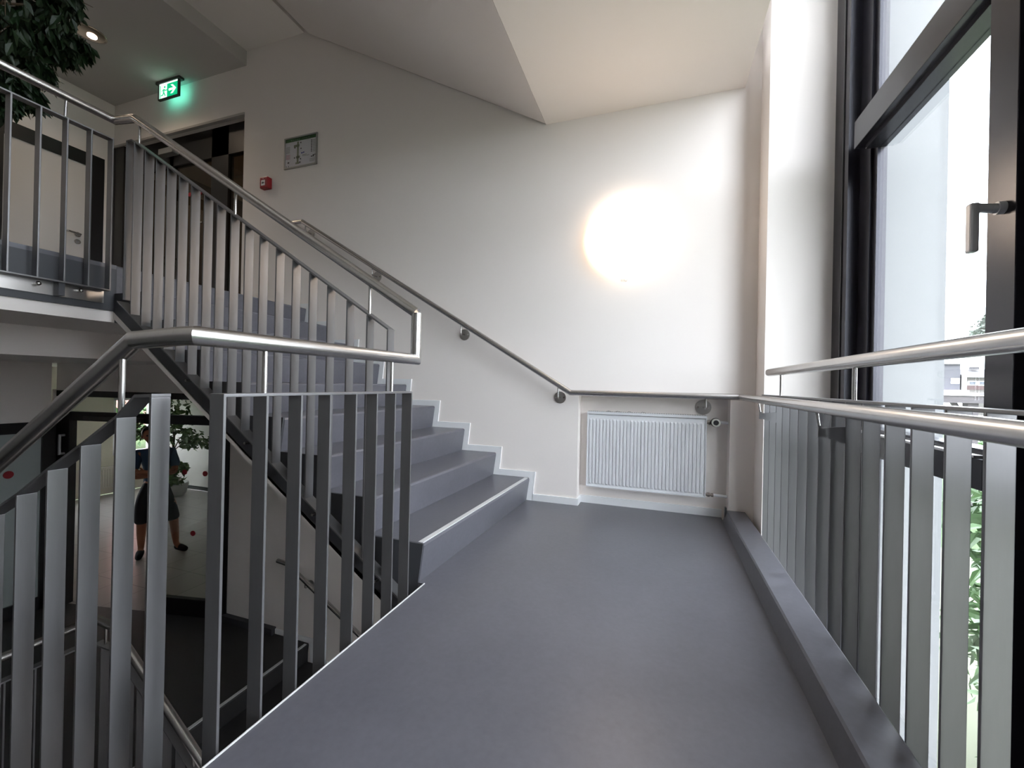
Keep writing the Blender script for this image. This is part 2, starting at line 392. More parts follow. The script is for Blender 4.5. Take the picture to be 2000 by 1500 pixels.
# ------------------------------------------------------------------ staircases
def flight(name, label, x0, z0, s, y0, y1, n, m_step, sof, side_y, skew=0.0, strips=(), side=True, white=0.038):
    """s = direction of climb along x (+1/-1); sof = (xa, za, xb, zb) soffit line"""
    root = thing(name, label, 'stairs', (x0, (y0 + y1) / 2, z0))
    def soff(x): return sof[1] + (sof[3] - sof[1]) * (x - sof[0]) / (sof[2] - sof[0])
    UC = 0.02
    for i in range(n):
        xb = x0 + s * (i * RUN + UC); xn = x0 + s * i * RUN; xb2 = x0 + s * ((i + 1) * RUN + UC)
        za, zb = z0 + i * R, z0 + (i + 1) * R
        sk = skew * (1 - i / (n - 1))
        if i == n - 1: xb2 = xb + s * 0.02
        pts = [(xb, za), (xn, zb - 0.012), (xn + s * 0.004, zb - 0.003), (xn + s * 0.012, zb), (xb2, zb), (xb2, za)]
        b = MB().prism(pts, 'y', y1, y0 + 0.004)
        if sk:
            for v in b.bm.verts:
                if abs(v.co.y - (y0 + 0.004)) < 1e-4: v.co.x += sk
        st = obj('step', b, m_step, root)
        if i in strips:
            b = MB().prism([(xn + s * 0.006, zb - 0.002), (xn + s * 0.006, zb + 0.0025), (xn + s * 0.030, zb + 0.0025), (xn + s * 0.030, zb - 0.002)], 'y', y1 - 0.02, y0 + 0.006)
            if sk:
                for v in b.bm.verts:
                    if v.co.y < y0 + 0.01: v.co.x += sk
            obj('nosing_strip', b, M['strip'], root)
    # waist: underside + body
    xe = x0 + s * (n - 1) * RUN
    xa = sof[4] if len(sof) > 4 else x0 + s * 0.03
    pts = [(xa, soff(xa) + white), (xe + s * 0.04, soff(xe + s * .04) + white), (xe + s * 0.04, soff(xe + s * .04)), (xa, soff(xa))]
    obj('soffit', MB().prism(pts, 'y', side_y + 0.0, y1 if side_y < y1 - 0.1 else y0), M['ceiling'], root)
    # stepped side cheek
    if side:
        def cheek(y_a, y_b, mm, nm, inset, sk):
            b = MB(); 
            P = []
            for i in range(n):
                xb = x0 + s * (i * RUN + UC + inset); xn = x0 + s * (i * RUN + inset)
                P += [(xb, z0 + i * R), (xn, z0 + (i + 1) * R - (0.001 if inset else 0))]
            P.append((xe + s * 0.04, z0 + n * R - (0.001 if inset else 0)))
            # quads per step so every face stays convex
            for i in range(n):
                xb = x0 + s * (i * RUN + UC + inset); xn = x0 + s * (i * RUN + inset); xb2 = x0 + s * ((i + 1) * RUN + UC + inset)
                if i == n - 1: xb2 = xe + s * 0.04
                k = sk * (1 - i / (n - 1)); k2 = sk * (1 - (i + 1) / (n - 1)) if i < n - 1 else 0
                zb = z0 + (i + 1) * R - (0.001 if inset else 0)
                lo0 = min(soff(xb) + white, z0 + i * R) if i == 0 else soff(xb) + white
                q = [(xb + k, lo0), (xb + k, z0 + i * R), (xn + k, zb), (xb2 + k2, zb), (xb2 + k2, soff(xb2) + white)]
                b.prism(q, 'y', y_a, y_b)
            obj(nm, b, mm, root)
        if side_y < (y0 + y1) / 2:
            cheek(side_y, y0 + 0.004, M['lino_dark'], 'side_panel', 0.0, skew)
            # core under the treads
        else:
            cheek(side_y, y1 - 0.004, M['lino_dark'], 'side_panel', 0.0, skew)
    return root
SOF_A = (-2.743, 0.994, -1.22, -0.059)
flight('staircase', 'grey flight of stairs climbing left along the white back wall from the landing', -0.887, 0.0, -1, 1.575, D - 0.012, 9, M['lino'], SOF_A, 1.568, skew=-0.040, strips=(0,))
flight('staircase', 'grey flight of stairs going down beside the viewer behind the nearest railing', -3.05, -FL, 1, YN + 0.012, 0.57, 9, M['lino'], (-2.9, -1.72, -0.95, -0.30), 0.577, strips=(8,))
flight('staircase', 'shade-darkened lower flight going down from the lower floor along the back wall', -0.772, -2 * FL, -1, 1.575, D - 0.012, 9, M['lino_low'], (-2.9, -1.80, -0.8, -3.2), 1.568, strips=(8,))
flight('staircase', 'flight of stairs over the viewer from the upper floor', -3.04, FL, 1, YN + 0.012, 0.57, 9, M['lino'], (-2.9, 1.34, -0.82, 2.76), 0.577, side=True)
# sloping soffit of the next flight above
ov = flight('staircase', 'white sloping underside of the next flight above the stairs', -0.885, 2 * FL, -1, 1.575, D - 0.012, 9, M['lino'], (-0.82, 2.76, -3.12, 4.02, -0.822), 1.568, white=0.12)

# skirting that follows the steps
def zigzag():
    b = MB(); t = 0.045; y0, y1 = D - 0.011, D
    # floor piece left of the niche
    b.box(-0.863, -0.537, y0, y1, 0, 0.048)
    for i in range(9):
        xb = -0.887 - i * RUN - 0.02; xn = -0.887 - i * RUN; za, zb = i * R, (i + 1) * R
        # upright band in front of the riser
        b.prism([(xb, za), (xb + t, za + (0 if i == 0 else 0)), (xn + t, zb + t), (xn, zb)], 'y', y0, y1)
        xb2 = -0.887 - (i + 1) * RUN - 0.02
        if i < 8: b.prism([(xn + t, zb + t), (xn, zb), (xb2, zb), (xb2 + t * 0.9, zb + t)], 'y', y0 + 0.0005, y1)
        else: b.prism([(xn + t, zb + t), (xn, zb), (-3.84, zb), (-3.84, zb + t)], 'y', y0 + 0.0005, y1)
    return b
struct('baseboard_stairs', zigzag(), M['skirt'], 'white skirting board following the steps', 'skirting')
struct('baseboard_niche', MB().box(-0.535, 0.405, D + 0.096, D + 0.11, 0.0, 0.052).box(-0.537, -0.526, D - 0.011, D + 0.098, 0.0, 0.048), M['skirt'], 'white skirting under the radiator', 'skirting')
lz = MB(); t = 0.045
for i in range(1, 4):
    x = -2.90 + (i - 1) * RUN; z = -FL - (i - 1) * R
    lz.prism([(x, z), (x + t, z + t), (x + 0.02 + t, z - R), (x + 0.02, z - R)], 'y', D - 0.011, D)
    lz.prism([(x + 0.02, z - R), (x + 0.02 + t, z - R + t), (x + RUN + t, z - R + t), (x + RUN, z - R)], 'y', D - 0.0105, D)
lz.box(-3.30, -2.86, D - 0.011, D, -FL, -FL + 0.045)
struct('baseboard_lower_stairs', lz, M['skirt'], 'white skirting on the lower flight', 'skirting')
struct('baseboard_lower', MB().box(-3.94, -3.30, D - 0.05, D, -FL, -FL + 0.06), M['darkskirt'], 'dark skirting at the lower floor beside the glazed doors', 'skirting')

# ------------------------------------------------------------------ railings
HR = 0.0212
def flat_rail(b, path, axis_w, w0, w1, t):
    """flat bar following path (x,z) or (y,z) with width along the other axis"""
    for (u0, z0), (u1, z1) in zip(path[:-1], path[1:]):
        b.prism([(u0, z0), (u1, z1), (u1, z1 - t), (u0, z0 - t)], axis_w, w0, w1)

# --- landing railing (runs along y at x=-0.95)
rt = thing('stair_railing', 'short flat-bar railing with rectangular top on the landing edge', 'railing', (-0.95, 0.7, 0))
X0, X1 = -0.975, -0.93
ys = [0.695, 0.806, 0.915, 1.024, 1.139, 1.247, 1.355, 1.466]
for y in ys:
    obj('baluster', MB().box(X0, X1, y - 0.0035, y + 0.0035, -0.16, 0.806, 0.0012), M['bar'], rt, (-0.9525, y, -0.16))
obj('top_rail', MB().box(X0, X1, ys[0] - 0.0035, ys[-1] + 0.0035, 0.803, 0.811, 0.0015), M['bar'], rt)
obj('bottom_rail', MB().box(X0 - 0.005, X1, ys[0] - 0.0035, ys[-1] + 0.02, -0.168, -0.16), M['bar'], rt)
for y in (0.815, 1.36):
    obj('handrail_post', MB().cyl((-0.953, y, 0.811), (-0.953, y, 0.922), 0.0065, 12), M['steel'], rt)
# the continuous tube: near slope -> landing -> upright -> far slope -> upper floor
hx, hy0, hy1 = -0.951, 0.64, 1.52
tube_path = [(-0.990, hy0, 0.937), (-0.951, hy0, 0.937), (hx, hy1, 0.942), (hx, hy1, 1.132)]
obj('handrail', MB().tube(tube_path, HR, 28), M['steel'], rt, label='round brushed steel handrail')
# --- far flight railing (plane y=1.52)
rf = thing('stair_railing', 'long sloping flat-bar railing of the upward flight', 'railing', (-1.9, 1.52, 0))
Y0, Y1 = 1.50, 1.545
xs = [-2.742, -2.65, -2.557, -2.467, -2.374, -2.281, -2.186, -2.094, -1.997, -1.90, -1.803, -1.699, -1.598, -1.498, -1.395, -1.288, -1.182, -1.077]
def topz(x): return 1.069 + 0.6405 * (-x - 1.077)
def botz(x): return 0.084 + 0.703 * (-x - 1.172)
obj('baluster', MB().box(-2.8115, -2.8045, Y0, Y1, 1.27, 2.146, 0.0012), M['bar'], rf)
for x in xs:
    zt = topz(x) - 0.006
    obj('baluster', MB().box(x - 0.0035, x + 0.0035, Y0, Y1, botz(x), zt, 0.0012), M['bar'], rf, (x, 1.5225, botz(x)))
b = MB(); flat_rail(b, [(-2.8115, 2.152), (-2.765, 2.152), (-1.0735, topz(-1.0735) + 0.002)], 'y', Y0, Y1, 0.008)
obj('top_rail', b, M['bar'], rf)
b = MB(); flat_rail(b, [(-2.85, botz(-2.85) + 0.002), (-1.0, botz(-1.0) + 0.002)], 'y', Y0 - 0.004, Y1 + 0.004, 0.008)
obj('bottom_rail', b, M['bar'], rf)
for x in (-2.62, -2.30, -1.88, -1.46, -1.12):
    obj('bolt', MB().cyl((x, 1.505, botz(x) - 0.045), (x, 1.566, botz(x) - 0.045), 0.007, 10), M['steel'], rf)
for x in (-2.737, -1.997, -1.186):
    hz = 1.132 + 0.632 * (-x - 0.951)
    obj('handrail_post', MB().cyl((x, 1.522, topz(x)), (x, 1.522, hz - 0.02), 0.0065, 12), M['steel'], rf)
obj('handrail', MB().tube([(hx, hy1, 1.132), (-2.775, hy1, 2.279), (-2.95, hy1, 2.300), (-2.95, YN + 0.02, 2.303)], HR, 28), M['steel'], rf, label='round brushed steel handrail')
# --- upper floor railing
ru = thing('stair_railing', 'flat-bar railing along the edge of the upper floor with bolted plates', 'railing', (-2.96, 1.0, 1.3))
UX0, UX1 = -2.985, -2.94
uy = [1.510, 1.415, 1.316, 1.215, 1.111, 1.01, 0.91, 0.81, 0.71, 0.61]
for y in uy:
    obj('baluster', MB().box(UX0, UX1, y - 0.0035, y + 0.0035, 1.335, 2.186, 0.0012), M['bar'], ru, (-2.96, y, 1.335))
obj('top_rail', MB().box(UX0, UX1, 0.606, 1.5135, 2.184, 2.192, 0.0015), M['bar'], ru)
obj('bottom_rail', MB().box(UX0, UX1, 0.606, 1.5135, 1.328, 1.336, 0.0015), M['bar'], ru)
for ya, yb in ((0.80, 1.300), (1.325, 1.512)):
    pl = obj('fixing_plate', MB().box(-3.0075, -3.000, ya, yb, 1.262, 1.330), M['plate'], ru, label='bright steel fixing plate')
    for yy in ((ya + yb) / 2 - 0.02, ) if yb > 1.4 else (1.232, 0.92):
        obj('bolt', MB().cyl((-3.002, yy, 1.308), (-2.975, yy, 1.308), 0.009, 12).ball((-2.973, yy, 1.308), 0.011), M['steel'], pl)
obj('fixing_bracket', MB().box(-3.002, -2.955, 1.3, 1.325, 1.262, 1.33), M['lino_dark'], ru)
obj('handrail_post', MB().cyl((-2.96, 1.312, 2.19), (-2.953, 1.312, 2.285), 0.0065, 12), M['steel'], ru)
obj('handrail_post', MB().cyl((-2.96, 0.75, 2.19), (-2.953, 0.75, 2.285), 0.0065, 12), M['steel'], ru)
# --- near flight railing (plane y 0.61..0.65)
rn = thing('stair_railing', 'nearest sloping flat-bar railing of the downward flight, wide grey bars', 'railing', (-1.9, 0.63, 0))
NY0, NY1 = 0.613, 0.652
nx = [(-1.046, 0.803), (-1.163, 0.753), (-1.292, 0.681), (-1.425, 0.611), (-1.558, 0.535), (-1.711, 0.459)]
for k in range(1, 10): nx.append((-1.711 - 0.135 * k, 0.459 - 0.0765 * k))
for x, z in nx:
    zb = -0.16 - (-x - 0.92) * 0.60
    obj('baluster', MB().box(x - 0.0035, x + 0.0035, NY0, NY1, zb, z - 0.002, 0.0012), M['bar'], rn, (x, 0.63, zb))
b = MB(); flat_rail(b, [(-1.0425, 0.809), (-1.100, 0.806)] + [(x, z + 0.004) for x, z in nx[1:]], 'y', NY0, NY1, 0.007)
obj('top_rail', b, M['bar'], rn)
b = MB(); flat_rail(b, [(-0.96, -0.18), (-2.95, -0.18 - 1.99 * 0.60)], 'y', NY0, NY1, 0.008)
obj('bottom_rail', b, M['bar'], rn)
obj('handrail', MB().tube([(-3.0, hy0, -0.150), (-1.150, hy0, 0.930), (-0.990, hy0, 0.937)], HR, 28), M['steel'], rn, label='round brushed steel handrail')
for x in (-1.19, -2.05, -2.85):
    tz = 0.806 - (-x - 1.1) * 0.575; hz = 0.930 - (-x - 1.15) * 0.584
    obj('handrail_post', MB().cyl((x, 0.638, tz), (x, 0.638, hz - 0.018), 0.0065, 12), M['steel'], rn)
# --- lower floor + lower flight railing
rl = thing('stair_railing', 'dark railing round the stairwell of the lower floor, seen between the near bars', 'railing', (-2.9, 1.4, -FL))
obj('handrail', MB().tube([(-3.03, YN + 0.02, -0.550), (-3.03, 1.525, -0.550), (-2.86, 1.522, -0.560), (-1.0, 1.52, -1.93)], HR, 24), M['steel'], rl, label='round brushed steel handrail')
for y in [0.61 + 0.11 * k for k in range(9)]:
    obj('baluster', MB().box(-3.05, -3.008, y - 0.0035, y + 0.0035, -1.66, -0.67), M['bar'], rl, (-3.03, y, -1.66))
obj('top_rail', MB().box(-3.05, -3.008, 0.606, 1.495, -0.672, -0.664), M['bar'], rl)
b = MB(); flat_rail(b, [(-3.0, -0.672), (-2.82, -0.672), (-1.0, -0.672 - 1.82 * 0.735)], 'y', 1.50, 1.545, 0.008)
obj('top_rail', b, M['bar'], rl)
for k in range(18):
    x = -2.93 + 0.105 * k; zt = -0.675 - max(0, x + 2.82) * 0.735
    obj('baluster', MB().box(x - 0.0035, x + 0.0035, 1.50, 1.545, zt - 1.0, zt), M['bar'], rl, (x, 1.52, zt - 1.0))
obj('handrail_post', MB().cyl((-2.93, 1.522, -0.67), (-2.93, 1.522, -0.575), 0.0065, 12), M['steel'], rl)
obj('handrail_post', MB().cyl((-2.2, 1.522, -1.13), (-2.2, 1.522, -1.06), 0.0065, 12), M['steel'], rl)

# --- window railing
rw = thing('window_railing', 'tall flat-bar railing in front of the window with two round handrails', 'railing', (0.58, 1.0, 0))
by = [2.70, 2.587, 2.455, 2.34, 2.219, 2.096, 1.972, 1.853, 1.733, 1.617, 1.496, 1.366, 1.245, 1.121, 1.008, 0.90]
while by[-1] > YN + 0.2: by.append(by[-1] - 0.12)
for y in by:
    obj('baluster', MB().box(0.560, 0.602, y - 0.0035, y + 0.0035, -0.19, 0.814, 0.0012), M['bar'], rw, (0.58, y, -0.19))
obj('top_rail', MB().box(0.560, 0.602, YN + 0.02, 2.778, 0.812, 0.820, 0.0015), M['bar'], rw)
obj('bottom_rail', MB().box(0.535, 0.602, YN + 0.02, 2.778, -0.198, -0.19), M['bar'], rw)
obj('handrail', MB().tube([(0.581, YN + 0.02, 0.934), (0.581, 2.70, 0.944)], HR, 28), M['steel'], rw, label='upper round steel handrail')
for y in (2.461, 1.612, 0.75, -0.1):
    obj('handrail_post', MB().cyl((0.581, y, 0.82), (0.581, y, 0.924), 0.0065, 12), M['steel'], rw)
for y in (2.455, 1.617, 0.78, -0.06):
    b = MB().prism([(0.562, 0.735), (0.495, 0.727), (0.495, 0.700), (0.562, 0.680)], 'y', y - 0.003, y + 0.003)
    b.box(0.487, 0.496, y - 0.006, y + 0.006, 0.697, 0.735)
    br = obj('handrail_bracket', b, M['bar'], rw)
    obj('bracket_pin', MB().cyl((0.4905, y, 0.73), (0.484, y, 0.775), 0.0045, 10), M['steel'], br)

# --- wall handrail: along the stairs, across the niche and on along the window railing
rh = thing('wall_handrail', 'round steel wall handrail running down the stairs and across the radiator', 'handrail', (-0.6, 2.93, 0))
obj('handrail', MB().tube([(-3.135, 2.93, 2.254), (-3.02, 2.93, 2.256), (-0.583, 2.93, 0.799), (0.480, 2.93, 0.799), (0.480, YN + 0.02, 0.786)], 0.0195, 28), M['steel'], rh)
def wall_bracket(x, z, yw, r, hz, parent):
    b = MB().cyl((x, yw - 0.006, z), (x, yw + 0.0, z), r, 32)
    p = obj('wall_bracket', b, M['plate'], parent, label='round steel wall plate with bent pin')
    obj('bracket_pin', MB().tube([(x, yw - 0.004, z), (x, 2.94, z), (x, 2.93, z + 0.008), (x, 2.93, hz)], 0.0055, 10), M['steel'], p)
    for dx in (-0.68, 0.68):
        obj('screw', MB().cyl((x + dx * r, yw - 0.006, z), (x + dx * r, yw - 0.009, z), 0.0055, 10), M['steel'], p)
for x, z in ((-0.672, 0.762), (-1.44, 1.228), (-2.267, 1.733), (-2.985, 2.165)):
    wall_bracket(x, z, D, 0.043, 0.799 + (-x - 0.583) * 0.598 - 0.015, rh)
wall_bracket(0.283, 0.722, D + 0.11, 0.050, 0.785, rh)
rh2 = thing('wall_handrail', 'round steel wall handrail of the lower flight under the stairs', 'handrail', (-2.5, 2.93, -1.4))
obj('handrail', MB().tube([(-3.22, 2.93, -0.786), (-3.10, 2.93, -0.800), (-0.9, 2.93, -2.10)], 0.0195, 20), M['steel'], rh2)
for x, z in ((-2.9, -0.98), (-1.9, -1.57)):
    wall_bracket(x, z, D, 0.043, -0.8 - (x + 3.1) * 0.59 - 0.015, rh2)

# ------------------------------------------------------------------ radiator
def radiator(root, x0, x1, y0, y1, z0, z1, m, n, axis='x'):
    """panel between y0 (front) and y1, ribs pressed in the front sheet. axis: run direction"""
    def T(p):
        return p if axis == 'x' else (root.location.x - (p[1] - y0), p[0], p[2])
    b = MB()
    b.box(x0 + 0.004, x1 - 0.004, y0 + 0.008, y1, z0 + 0.006, z1 - 0.006)
    # rib sheet
    w = (x1 - x0 - 0.03) / n
    for k in range(n):
        a = x0 + 0.015 + k * w
        d = 0.009
        zt, zb = z1 - 0.045, z0 + 0.030
        pr = [(a + w * 0.10, 0), (a + w * 0.26, d), (a + w * 0.74, d), (a + w * 0.90, 0)]
        top = [b.bm.verts.new((x, y0 + 0.009 - dy, zt + (0.012 if dy == 0 else 0))) for x, dy in pr]
        bot = [b.bm.verts.new((x, y0 + 0.009 - dy, zb - (0.012 if dy == 0 else 0))) for x, dy in pr]
        for i in range(3): b.bm.faces.new([top[i], bot[i], bot[i + 1], top[i + 1]])
        b.bm.faces.new([top[0], top[1], top[2], top[3]]); b.bm.faces.new([bot[3], bot[2], bot[1], bot[0]])
    if axis == 'y':
        for v in b.bm.verts: v.co = Vector(T(v.co))
    obj('panel', b, m, root)
    b = MB()
    b.box(x0, x1, y0, y0 + 0.012, z0, z0 + 0.008); b.box(x0, x0 + 0.006, y0 - 0.001, y1, z0, z1); b.box(x1 - 0.006, x1, y0 - 0.001, y1, z0, z1)
    b.box(x0, x1, y0, y1, z1 - 0.002, z1 + 0.016)
    if axis == 'y':
        for v in b.bm.verts: v.co = Vector(T(v.co))
    obj('cover_frame', b, m, root)
rad = thing('radiator', 'white ribbed panel radiator in the wall niche under the handrail', 'radiator', (-0.09, 3.06, 0.13))
radiator(rad, -0.482, 0.302, 3.048, 3.10, 0.130, 0.652, M['rad'], 32)
g = MB()
for k in range(52): g.box(-0.476 + k * 0.015, -0.470 + k * 0.015, 3.052, 3.098, 0.668, 0.6705)
obj('top_grille', g, M['mark'], rad)
for k, x in enumerate((-0.33, -0.268, -0.19, -0.10)):
    obj('paint_chip', MB().tube([(x - 0.018, 3.052, 0.668), (x - 0.006, 3.05, 0.676), (x + 0.008, 3.05, 0.674), (x + 0.02, 3.052, 0.668)], 0.0022, 6), M['mark'], rad)
vy = 3.062
v1 = obj('thermostat_valve', MB().cyl((0.300, vy, 0.625), (0.355, vy, 0.625), 0.011, 16).cyl((0.312, vy, 0.625), (0.325, vy, 0.625), 0.017, 6), M['brass'], rad, label='small nickel valve with round head')
obj('thermostat_head', MB().lathe([(0.014, 0), (0.027, -0.01), (0.030, -0.03), (0.029, -0.055), (0.022, -0.06)], (0.352, vy + 0.01, 0.628), 'y', 28), M['dark'], v1)
obj('dial_ring', MB().lathe([(0.018, 0), (0.027, -0.002), (0.026, -0.006), (0.018, -0.007)], (0.352, vy - 0.048, 0.628), 'y', 28), M['knob'], v1)
obj('dial_cap', MB().lathe([(0.017, 0), (0.018, -0.006), (0.014, -0.009)], (0.352, vy - 0.048, 0.628), 'y', 24), M['dark'], v1)
obj('supply_pipe', MB().cyl((0.355, vy + 0.01, 0.628), (0.4315, vy + 0.01, 0.626), 0.0095, 14), M['rad'], rad)
obj('return_valve', MB().cyl((0.300, vy, 0.150), (0.345, vy, 0.150), 0.009, 12).cyl((0.312, vy, 0.150), (0.328, vy, 0.150), 0.014, 6).cyl((0.336, vy, 0.150), (0.35, vy, 0.150), 0.013, 6), M['brass'], rad)
obj('return_pipe', MB().cyl((0.35, vy, 0.150), (0.4315, vy, 0.148), 0.0095, 14), M['rad'], rad)

# ------------------------------------------------------------------ wall lamp
lp = thing('wall_lamp', 'large round glowing opal lamp on the back wall above the handrail', 'lamp', (-0.232, D, 1.878))
prof = [(0.262 * math.cos(a), -0.035 - 0.060 * math.sin(a)) for a in [math.radians(k) for k in range(0, 86, 6)]] + [(0.004, -0.096)]
obj('diffuser', MB().lathe([(0.255, -0.008), (0.262, -0.02)] + prof, (-0.232, D, 1.878), 'y', 64), M['lamp'], lp)
obj('base_ring', MB().lathe([(0.235, 0), (0.245, -0.004), (0.245, -0.010), (0.235, -0.012)], (-0.232, D, 1.878), 'y', 64), M['lamp_base'], lp)
b = MB()
for k in range(3): b.box(-0.262 + k * 0.009, -0.259 + k * 0.009, D - 0.0015, D, 1.575, 1.590)
b.tube([(-0.238, D - 0.001, 1.590), (-0.236, D - 0.001, 1.578), (-0.226, D - 0.001, 1.574), (-0.220, D - 0.001, 1.585)], 0.0015, 6)
tag(obj('switch_mark', b, M['mark']), 'tiny printed mark on the wall just under the round lamp', 'mark')

# ------------------------------------------------------------------ evacuation plan and call point
pn = thing('evacuation_plan', 'framed escape plan with green header on the dim upper wall', 'sign', (-3.127, D, 2.79))
px0, px1, pz0, pz1 = -3.318, -2.936, 2.79, 3.075
b = MB(); fw = 0.012
b.box(px0, px1, D - 0.012, D, pz0, pz0 + fw); b.box(px0, px1, D - 0.012, D, pz1 - fw, pz1)
b.box(px0, px0 + fw, D - 0.0115, D, pz0, pz1); b.box(px1 - fw, px1, D - 0.0115, D, pz0, pz1)
obj('frame', b, M['plan_frame'], pn)
sh = obj('sheet', MB().box(px0 + 0.005, px1 - 0.005, D - 0.006, D - 0.001, pz0 + 0.005, pz1 - 0.005), M['paper'], pn)
def ink(name, m, rects):
    b = MB()
    for u0, u1, v0, v1 in rects:
        w, h = px1 - px0 - 2 * fw, pz1 - pz0 - 2 * fw
        b.box(px0 + fw + u0 * w, px0 + fw + u1 * w, D - 0.0072, D - 0.005, pz0 + fw + v0 * h, pz0 + fw + v1 * h)
    obj(name, b, m, sh)
ink('header_band', M['plan_green'], [(0, 1, 0.89, 1.0)])
ink('header_text', M['knob'], [(0.18 + 0.062 * k, 0.18 + 0.062 * k + 0.045, 0.925, 0.955) for k in range(10)])
ink('plan_drawing', M['plan_olive'], [(0.385, 0.44, 0.14, 0.86), (0.28, 0.46, 0.68, 0.76), (0.36, 0.48, 0.28, 0.36), (0.34, 0.46, 0.08, 0.14)])
ink('plan_symbols', M['plan_black'], [(0.49, 0.52, 0.79, 0.83), (0.50, 0.53, 0.58, 0.62), (0.30, 0.33, 0.64, 0.68), (0.49, 0.52, 0.22, 0.26), (0.47, 0.50, 0.1, 0.15), (0.29, 0.32, 0.29, 0.33), (0.08, 0.13, 0.15, 0.2), (0.03, 0.05, 0.03, 0.06), (0.1, 0.12, 0.03, 0.06)]
    + [(0.84, 0.87, 0.80 - k * 0.055, 0.83 - k * 0.055) for k in range(8)] + [(0.84, 0.89, 0.24, 0.27), (0.9, 0.93, 0.24, 0.31), (0.94, 0.99, 0.29, 0.31)])
ink('legend_lines', M['plan_grey'], [(0.89, 0.97, 0.805 - k * 0.055, 0.818 - k * 0.055) for k in range(8)] + [(0.03, 0.15, 0.72 - k * 0.03, 0.73 - k * 0.03) for k in range(8)]
    + [(0.56, 0.70, 0.36, 0.375), (0.56, 0.78, 0.32, 0.335), (0.80, 0.97, 0.17, 0.18), (0.80, 0.97, 0.13, 0.14), (0.80, 0.95, 0.09, 0.10)])
ink('pink_note', M['plan_pink'], [(0.03, 0.16, 0.44 - k * 0.035, 0.455 - k * 0.035) for k in range(5)])
ink('blue_note', M['plan_blue'], [(0.52, 0.55, 0.42, 0.46), (0.56, 0.58, 0.42, 0.46), (0.59, 0.62, 0.43, 0.47)])

fa = thing('fire_alarm', 'small dark red manual fire call point on the wall', 'alarm', (-3.515, D, 2.63))
fb = obj('housing', MB().box(-3.565, -3.468, D - 0.05, D, 2.632, 2.735, 0.008), M['red'], fa)
obj('glass_plate', MB().box(-3.545, -3.500, D - 0.0525, D - 0.049, 2.655, 2.705), M['white'], fa)
obj('button_mark', MB().cyl((-3.522, D - 0.054, 2.679), (-3.522, D - 0.05, 2.679), 0.009, 16).box(-3.542, -3.503, D - 0.0535, D - 0.051, 2.677, 2.681), M['plan_black'], fa)
obj('top_symbol', MB().box(-3.53, -3.515, D - 0.051, D - 0.049, 2.715, 2.722), M['plan_pink'], fa)

# ------------------------------------------------------------------ exit sign (arrow right + running figure)
ex = thing('exit_sign', 'lit green emergency exit sign with running figure and arrow, under the ceiling', 'sign', (-4.77, 2.9, 3.88))
obj('housing', MB().box(-4.955, -4.60, 2.885, 2.935, 3.855, 3.879, 0.003), M['sign_frame'], ex)
sx0, sx1, sz0, sz1 = -4.91, -4.63, 3.700, 3.845
b = MB(); b.box(sx0 - 0.012, sx1 + 0.012, 2.890, 2.912, sz0 - 0.012, sz0); b.box(sx0 - 0.012, sx0, 2.890, 2.912, sz0, 3.856); b.box(sx1, sx1 + 0.012, 2.890, 2.912, sz0, 3.856)
obj('frame', b, M['sign_frame'], ex)
pn2 = obj('panel', MB().box(sx0, sx1, 2.896, 2.904, sz0, 3.855), M['white_lit'], ex)
obj('light_guide', MB().box(sx0, sx1, 2.9045, 2.909, sz0, 3.85), M['sign_glow'], ex)
def spoly(pts, m, name, y=2.8945):
    b = MB(); w = sx1 - sx0; h = sz1 - sz0
    b.prism([(sx0 + u * w, sz0 + v * h) for u, v in pts], 'y', y, 2.8965)
    return b
w = sx1 - sx0; h = sz1 - sz0
obj('green_field', spoly([(0.42, 0.02), (0.985, 0.02), (0.985, 0.95), (0.42, 0.95)], None, ''), M['green_lit'], pn2)
ar = MB()
for q in ([(0.52, 0.43), (0.78, 0.43), (0.78, 0.57), (0.52, 0.57)], [(0.90, 0.50), (0.82, 0.50), (0.62, 0.80), (0.73, 0.80)], [(0.90, 0.50), (0.73, 0.20), (0.62, 0.20), (0.82, 0.50)]):
    ar.prism([(sx0 + u * w, sz0 + v * h) for u, v in q], 'y', 2.8925, 2.8955)
obj('arrow', ar, M['white_lit'], pn2)
fg = MB()
def st(u0, v0, u1, v1, t):
    a = Vector((sx0 + u0 * w, sz0 + v0 * h)); c = Vector((sx0 + u1 * w, sz0 + v1 * h)); d = (c - a).normalized(); n = Vector((-d.y, d.x)) * t
    fg.prism([tuple(a + n), tuple(c + n), tuple(c - n), tuple(a - n)], 'y', 2.8945, 2.8965)
st(0.255, 0.62, 0.235, 0.42, 0.008); st(0.235, 0.44, 0.20, 0.24, 0.006); st(0.20, 0.25, 0.09, 0.23, 0.005); st(0.24, 0.42, 0.33, 0.14, 0.006)
st(0.26, 0.62, 0.34, 0.52, 0.005); st(0.34, 0.52, 0.41, 0.54, 0.005); st(0.25, 0.63, 0.17, 0.58, 0.005); st(0.17, 0.58, 0.15, 0.45, 0.004)
st(0.05, 0.0, 0.05, 0.95, 0.005)
c0 = (sx0 + 0.29 * w, sz0 + 0.78 * h)
fg.prism([(c0[0] + 0.011 * math.cos(2 * PI * k / 14), c0[1] + 0.012 * math.sin(2 * PI * k / 14)) for k in range(14)], 'y', 2.8945, 2.8965)
obj('running_figure', fg, M['green_lit'], pn2)

